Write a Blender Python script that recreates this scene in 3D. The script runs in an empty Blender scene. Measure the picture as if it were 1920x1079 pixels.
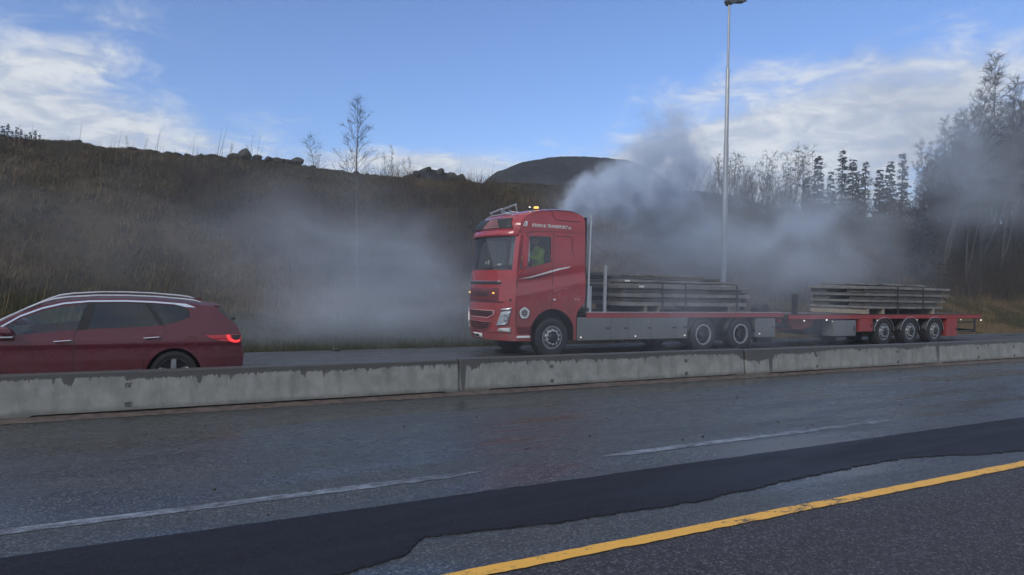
import bpy, bmesh, math, random
import numpy as np
from mathutils import Vector, Matrix
from mathutils.geometry import tessellate_polygon
R = math.radians
sc = bpy.context.scene
col = sc.collection

# ------------------------------------------------------------------ camera
PITCH, ROLL, HEAD, CAM_H, FPX = R(-0.09), R(1.212), R(61.14), 2.03, 1310.0
fw = Vector((math.cos(HEAD)*math.cos(PITCH), math.sin(HEAD)*math.cos(PITCH), math.sin(PITCH)))
rt0 = Vector((math.sin(HEAD), -math.cos(HEAD), 0)); up0 = rt0.cross(fw)
rt = rt0*math.cos(ROLL)+up0*math.sin(ROLL); up = up0*math.cos(ROLL)-rt0*math.sin(ROLL)
cd = bpy.data.cameras.new('camera'); cam = bpy.data.objects.new('camera', cd); col.objects.link(cam)
cam.matrix_world = Matrix(((rt.x, up.x, -fw.x, 0), (rt.y, up.y, -fw.y, 0), (rt.z, up.z, -fw.z, CAM_H), (0, 0, 0, 1)))
cd.sensor_width = 36; cd.lens = 36*FPX/1920; cd.clip_start = .1; cd.clip_end = 3000
sc.camera = cam
def at(px, py, Y):                     # the point at lateral distance Y seen at a pixel of the photograph
    d = fw*FPX+rt*(px-960)-up*(py-539.5)
    return Vector((0, 0, CAM_H))+d*(Y/d.y)

# ------------------------------------------------------------------ world, sun, exposure
SUN_AZ, SUN_EL = R(205), R(32)
w = bpy.data.worlds.new('World'); sc.world = w; w.use_nodes = True
nt = w.node_tree; nt.nodes.clear(); N = nt.nodes; L = nt.links
def nd(t, **k):
    n = N.new(t)
    for a, b in k.items(): setattr(n, a, b)
    return n
def mth(op, a, b=None, c=None, tree=None):
    n = (tree or nt).nodes.new('ShaderNodeMath'); n.operation = op
    for i, v in enumerate((a, b, c)):
        if v is None: continue
        if isinstance(v, (int, float)): n.inputs[i].default_value = v
        else: (tree or nt).links.new(v, n.inputs[i])
    return n.outputs[0]
def mixc(f, a, b, tree=None, blend='MIX'):
    t = tree or nt
    n = t.nodes.new('ShaderNodeMix'); n.data_type = 'RGBA'; n.blend_type = blend
    for i, v in ((0, f), (6, a), (7, b)):
        if isinstance(v, (int, float)): n.inputs[i].default_value = v
        elif isinstance(v, (tuple, list)): n.inputs[i].default_value = (*v, 1)[:4]
        else: t.links.new(v, n.inputs[i])
    return n.outputs[2]
def ramp(v, lo, hi, a=0., b=1., tree=None, smooth=True):
    t = tree or nt
    n = t.nodes.new('ShaderNodeMapRange'); n.interpolation_type = 'SMOOTHSTEP' if smooth else 'LINEAR'
    t.links.new(v, n.inputs[0])
    for i, x in ((1, lo), (2, hi), (3, a), (4, b)): n.inputs[i].default_value = x
    return n.outputs[0]
sky = nd('ShaderNodeTexSky', sky_type='NISHITA', sun_disc=False)
sky.sun_elevation = SUN_EL; sky.sun_rotation = math.pi/2-SUN_AZ
sky.air_density = 1.0; sky.dust_density = .4; sky.ozone_density = 2.0
tc = nd('ShaderNodeTexCoord'); sep = nd('ShaderNodeSeparateXYZ'); L.new(tc.outputs['Generated'], sep.inputs[0])
az = mth('MULTIPLY', mth('ARCTAN2', sep.outputs[1], sep.outputs[0]), 57.2958)
el = mth('MULTIPLY', mth('ARCSINE', sep.outputs[2]), 57.2958)
# cloud plane coordinates: the direction cut with a flat layer overhead
den = mth('ADD', mth('MAXIMUM', sep.outputs[2], 0.0), .16)
cmb = nd('ShaderNodeCombineXYZ')
L.new(mth('DIVIDE', sep.outputs[0], den), cmb.inputs[0]); L.new(mth('DIVIDE', sep.outputs[1], den), cmb.inputs[1])
def noise(vec, scale, detail=6., rough=.55, tree=None, lac=2.0, dist=0., dim='3D'):
    t = tree or nt
    n = t.nodes.new('ShaderNodeTexNoise'); n.noise_dimensions = dim
    if vec is not None: t.links.new(vec, n.inputs['Vector'])
    n.inputs['Scale'].default_value = scale; n.inputs['Detail'].default_value = detail
    n.inputs['Roughness'].default_value = rough; n.inputs['Lacunarity'].default_value = lac
    n.inputs['Distortion'].default_value = dist
    return n.outputs['Fac']
n1 = noise(cmb.outputs[0], 1.1, 9, .62, dist=.6)
n2 = noise(cmb.outputs[0], 5.5, 9, .66, dist=.5)
field = mth('ADD', mth('MULTIPLY', n1, .70), mth('MULTIPLY', n2, .52))
def bank(a0, e0, sa, se, amp, tilt=0.):
    da = mth('DIVIDE', mth('SUBTRACT', az, a0), sa)
    de = mth('DIVIDE', mth('SUBTRACT', mth('SUBTRACT', el, e0), mth('MULTIPLY', mth('SUBTRACT', az, a0), tilt)), se)
    q = mth('ADD', mth('MULTIPLY', da, da), mth('MULTIPLY', de, de))
    return mth('MULTIPLY', mth('POWER', 2.718, mth('MULTIPLY', q, -1)), amp)
banks = [(98, 13.2, 7.5, 3.6, .22, 0.), (93, 15.5, 6, 2.6, .16, -.5), (93, 10.0, 14, 2.4, .33, 0.03), (68, 9.4, 12, 1.7, .34, 0.), (38.5, 10.3, 10, 3.6, .50, 0.12),
         (48, 9.6, 8, 2.2, .38, 0.), (30, 14.5, 9, 3.6, .28, 0.), (46, 15.5, 6, 1.2, .16, -.1), (10, 12, 12, 6, .30, 0.), (125, 12, 14, 7, .30, 0.)]
s = field
for b in banks: s = mth('ADD', s, bank(*b))
# behind and above the camera the broken cloud goes on
far = ramp(mth('ABSOLUTE', mth('SUBTRACT', az, 60)), 44, 85, 0, .30)
high = ramp(el, 25, 48, 0, .30)
s = mth('ADD', s, mth('MAXIMUM', far, high))
s = mth('SUBTRACT', s, bank(66, 16, 14, 6, .16))
cl = ramp(s, .64, .99)
skyc = nd('ShaderNodeHueSaturation'); skyc.inputs['Saturation'].default_value = 1.0; skyc.inputs['Value'].default_value = 1.0
L.new(sky.outputs[0], skyc.inputs['Color'])
skyb = mixc(1.0, skyc.outputs[0], (.88, 1.0, 1.30), blend='MULTIPLY')
shade = ramp(n2, .38, .64)
ccol = mixc(shade, (4.1, 4.55, 5.35), (6.2, 6.4, 6.6))
fin = mixc(mth('MULTIPLY', cl, .92), skyb, ccol)
bg = nd('ShaderNodeBackground'); bg.inputs['Strength'].default_value = .13
L.new(fin, bg.inputs['Color']); out = nd('ShaderNodeOutputWorld'); L.new(bg.outputs[0], out.inputs['Surface'])

sun = bpy.data.lights.new('sun', 'SUN'); sun.energy = 1.3; sun.angle = R(20); sun.color = (1, .93, .82)
so = bpy.data.objects.new('sun', sun); col.objects.link(so)
sd = Vector((math.cos(SUN_EL)*math.cos(SUN_AZ), math.cos(SUN_EL)*math.sin(SUN_AZ), math.sin(SUN_EL)))
so.rotation_euler = sd.to_track_quat('Z', 'Y').to_euler(); so.location = sd*50

sc.view_settings.view_transform = 'Standard'; sc.view_settings.look = 'None'
sc.view_settings.exposure = 0.0; sc.view_settings.gamma = 1.0; sc.view_settings.use_curve_mapping = False
sc.render.engine = 'CYCLES'
sc.cycles.use_denoising = True
try: sc.cycles.denoiser = 'OPENIMAGEDENOISE'
except Exception: pass
sc.cycles.max_bounces = 8; sc.cycles.transparent_max_bounces = 24; sc.cycles.volume_bounces = 3
sc.cycles.volume_step_rate = 1.0; sc.cycles.volume_max_steps = 256
sc.cycles.use_adaptive_sampling = True; sc.cycles.adaptive_threshold = .02

# ------------------------------------------------------------------ helpers
def tag(o, label=None, cat=None, group=None, kind=None):
    for k, v in (('label', label), ('category', cat), ('group', group), ('kind', kind)):
        if v: o[k] = v
    return o
ORG = {}
def thing(name, org, label, cat, group=None):
    o = bpy.data.objects.new(name, None); col.objects.link(o); o.location = org; o.empty_display_size = .2
    ORG[o.name] = Vector((org[0], org[1], 0)); return tag(o, label, cat, group, 'thing')
def link(name, me, m, parent=None, loc=(0, 0, 0)):
    o = bpy.data.objects.new(name, me); col.objects.link(o)
    if m is not None and not me.materials: me.materials.append(m)
    o.location = loc
    if parent is not None: o.parent = parent
    return o
def root_of(o):
    while o.parent is not None: o = o.parent
    return o
def copy_tree(o, parent=None):
    c = o.copy(); col.objects.link(c); c.parent = parent
    for ch in list(o.children): copy_tree(ch, c)
    return c

class MB:
    def __init__(s): s.v = []; s.f = []; s.c = []
    def add(s, vs, fs, c=None):
        b = len(s.v); s.v += [tuple(x) for x in vs]; s.f += [tuple(i+b for i in f) for f in fs]
        if c is not None: s.c += [c]*len(vs)
        return s
    def box(s, x0, x1, y0, y1, z0, z1, ch=0.):
        if ch <= 0:
            v = [(x, y, z) for x in (x0, x1) for y in (y0, y1) for z in (z0, z1)]
            return s.add(v, [(0, 1, 3, 2), (4, 6, 7, 5), (0, 4, 5, 1), (2, 3, 7, 6), (0, 2, 6, 4), (1, 5, 7, 3)])
        bm = bmesh.new()
        v = [bm.verts.new((x, y, z)) for x in (x0, x1) for y in (y0, y1) for z in (z0, z1)]
        for f in [(0, 1, 3, 2), (4, 6, 7, 5), (0, 4, 5, 1), (2, 3, 7, 6), (0, 2, 6, 4), (1, 5, 7, 3)]: bm.faces.new([v[i] for i in f])
        bmesh.ops.bevel(bm, geom=bm.edges[:], offset=ch, segments=2, affect='EDGES', profile=.5)
        return s.bm(bm)
    def bm(s, bm):
        bm.verts.index_update()
        s.add([v.co[:] for v in bm.verts], [[v.index for v in f.verts] for f in bm.faces]); bm.free(); return s
    def tube(s, pts, rad, n=6, cap=True, c=None):
        pts = [Vector(p) for p in pts]; b = len(s.v); vs = []; fs = []
        up_ = Vector((0, 0, 1))
        for i, p in enumerate(pts):
            t = (pts[min(i+1, len(pts)-1)]-pts[max(i-1, 0)])
            if t.length < 1e-9: t = Vector((0, 0, 1))
            t.normalize()
            a = t.cross(up_ if abs(t.z) < .95 else Vector((1, 0, 0))); a.normalize(); q = t.cross(a)
            r = rad[i] if hasattr(rad, '__len__') else rad
            for k in range(n):
                an = 2*math.pi*k/n
                vs.append(p+a*(r*math.cos(an))+q*(r*math.sin(an)))
        for i in range(len(pts)-1):
            for k in range(n):
                k2 = (k+1) % n; fs.append((i*n+k, i*n+k2, (i+1)*n+k2, (i+1)*n+k))
        if cap: fs.append(tuple(range(n-1, -1, -1))); fs.append(tuple((len(pts)-1)*n+k for k in range(n)))
        return s.add(vs, fs, c)
    def prism(s, poly, axis, a, b):                    # poly in the two remaining axes
        def P(u, v_, t): return {'x': (t, u, v_), 'y': (u, t, v_), 'z': (u, v_, t)}[axis]
        n = len(poly); vs = [P(u, v_, a) for u, v_ in poly]+[P(u, v_, b) for u, v_ in poly]
        fs = [(i, (i+1) % n, n+(i+1) % n, n+i) for i in range(n)]
        tr = tessellate_polygon([[Vector((u, v_, 0)) for u, v_ in poly]])
        for t in tr: fs.append(tuple(t)); fs.append(tuple(n+i for i in reversed(t)))
        return s.add(vs, fs)
    def lathe(s, prof, c, n=32, axis='y'):             # prof (radius, along axis)
        vs = []; fs = []
        for r, h in prof:
            for k in range(n):
                an = 2*math.pi*k/n; u, v_ = r*math.cos(an), r*math.sin(an)
                vs.append({'y': (c[0]+u, c[1]+h, c[2]+v_), 'z': (c[0]+u, c[1]+v_, c[2]+h), 'x': (c[0]+h, c[1]+u, c[2]+v_)}[axis])
        for i in range(len(prof)-1):
            for k in range(n):
                k2 = (k+1) % n; fs.append((i*n+k, (i+1)*n+k, (i+1)*n+k2, i*n+k2))
        return s.add(vs, fs)
    def grid(s, fn, us, vs_):
        nu, nv = len(us), len(vs_)
        return s.add([fn(u, v_) for u in us for v_ in vs_],
                     [(i*nv+j, (i+1)*nv+j, (i+1)*nv+j+1, i*nv+j+1) for i in range(nu-1) for j in range(nv-1)])
    def mesh(s, name, off=None):
        me = bpy.data.meshes.new(name)
        v = s.v if off is None else [(a-off[0], b-off[1], c-off[2]) for a, b, c in s.v]
        me.from_pydata(v, [], s.f); me.update()
        if s.c and len(s.c) == len(s.v):
            ca = me.color_attributes.new('Col', 'FLOAT_COLOR', 'POINT')
            ca.data.foreach_set('color', np.array([(*c[:3], 1.) for c in s.c], dtype=np.float32).ravel())
        return me
    def build(s, name, m, parent=None, smooth=False, bevel=0., solid=0., fixn=True, angle=35, org=None):
        if org is None: org = ORG[root_of(parent).name] if parent is not None else (0, 0, 0)
        me = s.mesh(name, org)
        if fixn:
            bm = bmesh.new(); bm.from_mesh(me); bmesh.ops.recalc_face_normals(bm, faces=bm.faces[:]); bm.to_mesh(me); bm.free()
        if smooth:
            me.polygons.foreach_set('use_smooth', [True]*len(me.polygons))
            try: me.set_sharp_from_angle(angle=R(angle))
            except Exception: pass
        o = link(name, me, m, parent, (0, 0, 0) if parent is not None else org)
        if solid: md = o.modifiers.new('solid', 'SOLIDIFY'); md.thickness = solid; md.offset = -1
        if bevel: md = o.modifiers.new('bevel', 'BEVEL'); md.width = bevel; md.segments = 2; md.limit_method = 'ANGLE'; md.angle_limit = R(40)
        return o

def panel(outer, holes, fmap, cuts_u=(), cuts_v=()):
    """A polygon with holes in the plane, cut into strips, then bent by fmap(u, v) -> (x, y, z)."""
    rings = [outer]+list(holes); flat = [Vector((u, v, 0)) for r in rings for u, v in r]
    tr = tessellate_polygon([[Vector((u, v, 0)) for u, v in r] for r in rings])
    bm = bmesh.new(); vs = [bm.verts.new(p) for p in flat]
    for t in tr:
        try: bm.faces.new([vs[i] for i in t])
        except ValueError: pass
    for c in cuts_u: bmesh.ops.bisect_plane(bm, geom=bm.verts[:]+bm.edges[:]+bm.faces[:], plane_co=(c, 0, 0), plane_no=(1, 0, 0))
    for c in cuts_v: bmesh.ops.bisect_plane(bm, geom=bm.verts[:]+bm.edges[:]+bm.faces[:], plane_co=(0, c, 0), plane_no=(0, 1, 0))
    bmesh.ops.dissolve_degenerate(bm, dist=1e-5, edges=bm.edges[:])
    for v in bm.verts: v.co = Vector(fmap(v.co.x, v.co.y))
    m = MB(); m.bm(bm); return m

def vnoise(x, y, seed=0):
    x = np.asarray(x, float); y = np.asarray(y, float)
    xi = np.floor(x).astype(np.int64); yi = np.floor(y).astype(np.int64); fx = x-xi; fy = y-yi
    fx = fx*fx*(3-2*fx); fy = fy*fy*(3-2*fy)
    def h(a, b):
        n = (a*374761393+b*668265263+seed*974711) & 0x7fffffff
        n = ((n ^ (n >> 13))*1274126177) & 0x7fffffff
        return ((n ^ (n >> 16)) & 0xffff)/65535.
    return (h(xi, yi)*(1-fx)+h(xi+1, yi)*fx)*(1-fy)+(h(xi, yi+1)*(1-fx)+h(xi+1, yi+1)*fx)*fy
def fbm(x, y, seed=0, oct=4):
    a = 0.; amp = .5; f = 1.
    for i in range(oct): a = a+amp*(vnoise(np.asarray(x)*f, np.asarray(y)*f, seed+i)-.5); amp *= .5; f *= 2.03
    return a

# ------------------------------------------------------------------ materials
MATS = {}
def mat(name, base, rough=.6, metal=0., var=.12, scale=6., bump=0., bscale=40., coat=0., spec=.5, emit=None, estr=0., dirt=None, rvar=0.):
    m = bpy.data.materials.new(name); m.use_nodes = True; t = m.node_tree; b = t.nodes['Principled BSDF']
    b.inputs['Roughness'].default_value = rough; b.inputs['Metallic'].default_value = metal
    b.inputs['Specular IOR Level'].default_value = spec
    if coat: b.inputs['Coat Weight'].default_value = coat; b.inputs['Coat Roughness'].default_value = .06
    c = t.nodes.new('ShaderNodeTexCoord').outputs['Object']
    f = noise(c, scale, 6, .6, tree=t)
    lo = tuple(x*(1-var) for x in base); hi = tuple(min(1, x*(1+var)) for x in base)
    cc = mixc(ramp(f, .3, .7, tree=t), lo, hi, tree=t)
    if dirt:                                       # a film of road dirt, heavier low down: (colour, z below which it is thick, z where it ends, amount)
        dc, z0, z1, amt = dirt
        sp = t.nodes.new('ShaderNodeSeparateXYZ'); t.links.new(c, sp.inputs[0])
        d = ramp(sp.outputs[2], z0, z1, 1, .08, tree=t)
        d = mth('MULTIPLY', mth('MULTIPLY', d, ramp(noise(c, 5, 8, .65, tree=t), .3, .75, .35, 1.0, tree=t), tree=t), amt, tree=t)
        cc = mixc(d, cc, dc, tree=t)
        t.links.new(mth('ADD', mth('MULTIPLY', d, .25, tree=t), rough, tree=t), b.inputs['Roughness'])
    elif rvar:
        t.links.new(ramp(noise(c, scale*.6, 5, .6, tree=t), .35, .65, rough-rvar, rough+rvar, tree=t), b.inputs['Roughness'])
    t.links.new(cc, b.inputs['Base Color'])
    if bump:
        bn = t.nodes.new('ShaderNodeBump'); bn.inputs['Strength'].default_value = bump; bn.inputs['Distance'].default_value = .02
        t.links.new(noise(c, bscale, 8, .65, tree=t), bn.inputs['Height']); t.links.new(bn.outputs[0], b.inputs['Normal'])
    if emit: b.inputs['Emission Color'].default_value = (*emit, 1); b.inputs['Emission Strength'].default_value = estr
    MATS[name] = m; return m
def glass(name, tint, fac=.12, rough=.03):
    m = bpy.data.materials.new(name); m.use_nodes = True; t = m.node_tree; t.nodes.clear()
    o = t.nodes.new('ShaderNodeOutputMaterial'); mx = t.nodes.new('ShaderNodeMixShader'); tr = t.nodes.new('ShaderNodeBsdfTransparent'); g = t.nodes.new('ShaderNodeBsdfGlossy')
    tr.inputs[0].default_value = (*tint, 1); g.inputs['Roughness'].default_value = rough; g.inputs[0].default_value = (.9, .95, 1, 1)
    fr = t.nodes.new('ShaderNodeFresnel'); fr.inputs[0].default_value = 1.5
    t.links.new(mth('ADD', mth('MULTIPLY', fr.outputs[0], .9, tree=t), fac*.3, tree=t), mx.inputs[0])
    t.links.new(tr.outputs[0], mx.inputs[1]); t.links.new(g.outputs[0], mx.inputs[2]); t.links.new(mx.outputs[0], o.inputs[0])
    MATS[name] = m; return m
def vcol(name, rough=.8, trans=0.):
    m = bpy.data.materials.new(name); m.use_nodes = True; t = m.node_tree; b = t.nodes['Principled BSDF']
    a = t.nodes.new('ShaderNodeAttribute'); a.attribute_name = 'Col'; t.links.new(a.outputs['Color'], b.inputs['Base Color'])
    b.inputs['Roughness'].default_value = rough; b.inputs['Specular IOR Level'].default_value = .2
    MATS[name] = m; return m

DUST = (.16, .15, .14)
mat('truck_red', (.37, .018, .026), .24, var=.10, scale=2.2, coat=.7, dirt=((.13, .115, .105), .4, 2.4, .62))
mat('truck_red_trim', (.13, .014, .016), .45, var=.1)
mat('trailer_red', (.34, .02, .022), .45, var=.12, dirt=(DUST, .3, 1.4, .35))
mat('car_red', (.105, .009, .020), .26, var=.04, scale=2, coat=.5, dirt=(DUST, .3, .95, .3))
mat('black_plastic', (.018, .018, .02), .55, var=.2)
mat('rubber', (.022, .022, .024), .8, var=.25, scale=12, bump=.3, bscale=30)
mat('steel_dark', (.05, .05, .055), .5, .6, var=.2)
mat('chrome', (.75, .77, .8), .22, 1., var=.03)
mat('alu_box', (.19, .205, .215), .55, .25, var=.06, scale=2, dirt=(DUST, .3, 1.1, .4))
mat('alu', (.55, .57, .6), .38, .7, var=.08)
mat('rim_steel', (.30, .31, .32), .5, .5, var=.25, scale=14)
mat('white_paint', (.78, .78, .78), .4, var=.04)
mat('frost_lens', (.55, .58, .6), .25, var=.1, scale=20, coat=.4)
mat('lens_clear', (.42, .47, .50), .1, .3, var=.35, scale=40, coat=.6)
mat('lens_red', (.50, .016, .02), .15, var=.1, coat=.6)
mat('lamp_red', (.6, .02, .02), .3, emit=(1, .035, .04), estr=1.6)
mat('lamp_amber', (.8, .4, .05), .3, emit=(1, .62, .14), estr=1.6)
mat('lamp_white', (.9, .9, .85), .3, emit=(1, .93, .8), estr=1.2)
mat('sign_pink', (.62, .28, .30), .5, var=.1)
mat('interior', (.035, .035, .038), .8, var=.2)
mat('seat_cloth', (.05, .05, .055), .9, var=.2)
mat('curtain', (.22, .24, .27), .85, var=.1)
mat('hi_vis', (.50, .78, .07), .7, var=.06)
mat('skin', (.42, .25, .18), .55, var=.05)
mat('hair_brown', (.04, .028, .02), .7)
mat('paper', (.75, .75, .72), .7)
mat('concrete_load', (.175, .17, .162), .85, var=.22, scale=4, bump=.35, bscale=18)
mat('concrete_load_dark', (.085, .083, .08), .88, var=.25, scale=4, bump=.35, bscale=18)
mat('timber', (.30, .26, .20), .8, var=.2, scale=9)
mat('timber_grey', (.17, .15, .13), .85, var=.3, scale=9, bump=.3)
mat('deck_wood', (.09, .07, .06), .8, var=.3, scale=5)
mat('strap', (.03, .03, .032), .8)
mat('galvanised', (.40, .42, .44), .45, .55, var=.1, scale=3)
mat('lamp_head', (.10, .11, .12), .5, .2)
glass('glass_cab', (.74, .78, .78)); glass('glass_car', (.82, .88, .88)); glass('glass_privacy', (.17, .19, .20))
vcol('foliage_attr'); vcol('bark_attr', .85)
# ------------------------------------------------------------------ ground materials
def asphalt(name, c0, c1, rough, wet, bump, grain=420., blotch=.9, spec=.5, peb=.8):
    m = bpy.data.materials.new(name); m.use_nodes = True; t = m.node_tree; b = t.nodes['Principled BSDF']
    c = t.nodes.new('ShaderNodeTexCoord').outputs['Object']
    mp = t.nodes.new('ShaderNodeMapping'); mp.inputs['Scale'].default_value = (.25, 1.3, 1); t.links.new(c, mp.inputs[0])
    big = noise(mp.outputs[0], blotch, 6, .6, tree=t); fine = noise(c, grain*.22, 3, .7, tree=t)
    vo = t.nodes.new('ShaderNodeTexVoronoi'); vo.inputs['Scale'].default_value = 62; t.links.new(c, vo.inputs['Vector'])
    sp = t.nodes.new('ShaderNodeSeparateColor'); t.links.new(vo.outputs['Color'], sp.inputs[0])
    stone = ramp(sp.outputs[0], .62, 1.0, tree=t)
    cc = mixc(ramp(big, .3, .7, tree=t), c0, c1, tree=t)
    cc = mixc(mth('MULTIPLY', ramp(fine, .35, .7, tree=t), .5, tree=t), cc, tuple(x*.45 for x in c0), tree=t)
    cc = mixc(mth('MULTIPLY', stone, peb, tree=t), cc, tuple(min(1, x*2.9) for x in c1), tree=t)
    pit = ramp(sp.outputs[1], .70, 1.0, tree=t); cc = mixc(mth('MULTIPLY', pit, peb, tree=t), cc, tuple(x*.25 for x in c0), tree=t)
    b.inputs['Specular IOR Level'].default_value = spec
    t.links.new(cc, b.inputs['Base Color'])
    t.links.new(ramp(big, .38, .62, rough-wet, rough+wet, tree=t), b.inputs['Roughness'])
    bn = t.nodes.new('ShaderNodeBump'); t.links.new(ramp(big, .36, .60, bump*.30, bump*1.2, tree=t), bn.inputs['Strength']); bn.inputs['Distance'].default_value = .006
    h = mth('ADD', mth('MULTIPLY', vo.outputs['Distance'], .8, tree=t), mth('MULTIPLY', fine, .8, tree=t), tree=t)
    t.links.new(h, bn.inputs['Height']); t.links.new(bn.outputs[0], b.inputs['Normal'])
    MATS[name] = m; return m
asphalt('asphalt_near', (.036, .039, .041), (.054, .058, .059), .31, .17, .5)
asphalt('asphalt_far', (.045, .047, .050), (.06, .062, .066), .36, .10, .4)
asphalt('asphalt_fresh', (.009, .010, .015), (.015, .016, .023), .58, .09, .5, spec=.20, peb=.35)
asphalt('asphalt_lane', (.034, .032, .037), (.044, .042, .047), .66, .05, 1.0, spec=.4, peb=.9)
def paint(name, cfull, under, wear_lo, wear_hi, rough=.5):
    m = bpy.data.materials.new(name); m.use_nodes = True; t = m.node_tree; b = t.nodes['Principled BSDF']
    c = t.nodes.new('ShaderNodeTexCoord').outputs['Object']
    mp = t.nodes.new('ShaderNodeMapping'); mp.inputs['Scale'].default_value = (.5, 1, 1); t.links.new(c, mp.inputs[0])
    f = mth('ADD', mth('MULTIPLY', noise(mp.outputs[0], 9, 6, .7, tree=t), .6, tree=t), mth('MULTIPLY', noise(c, 55, 4, .7, tree=t), .4, tree=t), tree=t)
    f = mth('ADD', f, mth('MULTIPLY', mth('SUBTRACT', noise(mp.outputs[0], .9, 3, .6, tree=t), .5, tree=t), .35, tree=t), tree=t)
    k = ramp(f, wear_lo, wear_hi, tree=t)
    tone = mixc(noise(c, 6, 5, .6, tree=t), tuple(x*.8 for x in cfull), cfull, tree=t)
    b.inputs['Roughness'].default_value = rough
    t.links.new(mixc(k, under, tone, tree=t), b.inputs['Base Color']); MATS[name] = m; return m
paint('yellow_paint', (.92, .48, .06), (.10, .08, .05), .38, .46)
paint('worn_white', (.30, .34, .41), (.055, .058, .062), .41, .64)
def soil(name, a, b_, c_, s1=.35, s2=3.):
    m = bpy.data.materials.new(name); m.use_nodes = True; t = m.node_tree; b = t.nodes['Principled BSDF']
    c = t.nodes.new('ShaderNodeTexCoord').outputs['Object']
    cc = mixc(ramp(noise(c, s1, 6, .6, tree=t), .35, .65, tree=t), a, b_, tree=t)
    cc = mixc(ramp(noise(c, s2, 8, .7, tree=t), .45, .75, tree=t), cc, c_, tree=t)
    t.links.new(cc, b.inputs['Base Color']); b.inputs['Roughness'].default_value = .95; b.inputs['Specular IOR Level'].default_value = .15
    bn = t.nodes.new('ShaderNodeBump'); bn.inputs['Strength'].default_value = .9; bn.inputs['Distance'].default_value = .12
    t.links.new(noise(c, s2*2, 8, .7, tree=t), bn.inputs['Height']); t.links.new(bn.outputs[0], b.inputs['Normal'])
    MATS[name] = m; return m
soil('slope_soil', (.078, .058, .034), (.040, .034, .025), (.11, .085, .05), .5, 3.)
soil('gravel_heap', (.040, .043, .050), (.024, .026, .031), (.060, .063, .070), .12, 1.2)
soil('far_ground', (.06, .055, .04), (.05, .05, .035), (.08, .07, .05), .02, .3)
mat('silt', (.11, .085, .075), .55, var=.35, scale=7, bump=.5, bscale=30)
mat('rock', (.05, .048, .046), .9, var=.35, scale=3, bump=.6, bscale=5)
mat('rock_pale', (.16, .155, .15), .9, var=.3, scale=3, bump=.6, bscale=5)

# ------------------------------------------------------------------ ground, roads, markings
def strip(name, m, y0, y1, z, x0=-90, x1=320, kind='structure', wav=None):
    mb = MB()
    if wav is None: mb.add([(x0, y0, z), (x1, y0, z), (x1, y1, z), (x0, y1, z)], [(0, 1, 2, 3)])
    else:
        xs = np.concatenate([np.arange(x0, -6, 3), np.arange(-6, 30, .04), np.arange(30, x1, 3)])
        lo, hi = wav(xs)
        vs = [(x, a, z) for x, a in zip(xs, lo)]+[(x, b, z) for x, b in zip(xs, hi)]; n = len(xs)
        mb.add(vs, [(i, i+1, n+i+1, n+i) for i in range(n-1)])
    return tag(mb.build(name, MATS[m], fixn=False), kind=kind)
strip('ground', 'far_ground', -600, 900, -.30, -900, 1200)
strip('road', 'asphalt_near', 4.42, 12.30, 0.)
strip('lane', 'asphalt_lane', -9, 4.42, 0.)
FAR = .18
mbq = MB(); fy = [12.05, 13.0, 14.2, 15.3, 16.0, 19.1]; fz = [.045, .075, .135, .175, FAR, FAR]
mbq.add([(x, y, z) for y, z in zip(fy, fz) for x in (-90, 320)]+[(-90, 12.05, -.2), (320, 12.05, -.2), (-90, 19.1, -.2), (320, 19.1, -.2)],
        [(2*i, 2*i+1, 2*i+3, 2*i+2) for i in range(5)]+[(0, 12, 13, 1), (10, 11, 15, 14)])
tag(mbq.build('far_road', MATS['asphalt_far']), kind='structure')
def fresh(xs):
    # the torn lower edge of the resurfaced strip, with its steps
    kx = [-90, -6, -.6, .6, 1.35, 1.85, 1.95, 2.12, 2.6, 3.3, 4.1, 4.8, 5.5, 6.3, 7.4, 8.55, 9.4, 10.4, 12, 15, 20, 30, 320]
    ky = [4.75, 4.72, 4.70, 4.72, 4.80, 4.93, 5.05, 5.24, 5.18, 5.06, 5.03, 4.98, 5.06, 5.14, 5.20, 5.24, 5.0, 4.79, 4.83, 4.95, 4.8, 4.9, 4.8]
    lo = np.interp(xs, kx, ky)+fbm(xs*1.3, xs*0, 3)*.07+fbm(xs*6, xs*0, 5)*.08+fbm(xs*21, xs*0, 6)*.05
    hi = 6.12+fbm(xs*.7, xs*0+4, 8)*.05+fbm(xs*7, xs*0+2, 9)*.025
    return lo, hi
xs = np.concatenate([np.arange(-90, -6, 3), np.arange(-6, 30, .04), np.arange(30, 320, 3)]); lo, hi = fresh(xs); n = len(xs); vs = []
for x, a, b in zip(xs, lo, hi): vs += [(x, a-.006, .001), (x, a, .013), (x, b, .013), (x, b+.006, .001)]
tag(MB().add(vs, [(4*i+k, 4*i+4+k, 4*i+5+k, 4*i+k+1) for i in range(n-1) for k in range(3)]).build('fresh_asphalt', MATS['asphalt_fresh'], fixn=False), kind='structure')
def ylw(xs): return 4.345+fbm(xs*7, xs*0+1, 21)*.03, 4.488+fbm(xs*7, xs*0+9, 22)*.03
strip('yellow_line', 'yellow_paint', 0, 0, .008, wav=ylw)
def wl(a, b):
    def f(xs):
        m = (xs > a) & (xs < b)
        c = 6.77+.012*xs; e = np.clip(np.minimum(xs-a, b-xs)/.5, 0, 1)
        h = np.where(m, .075*e, 0)
        return c-h+fbm(xs*4, xs*0+3, 31)*.03*e, c+h+fbm(xs*4, xs*0+6, 32)*.03*e
    return f
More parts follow.
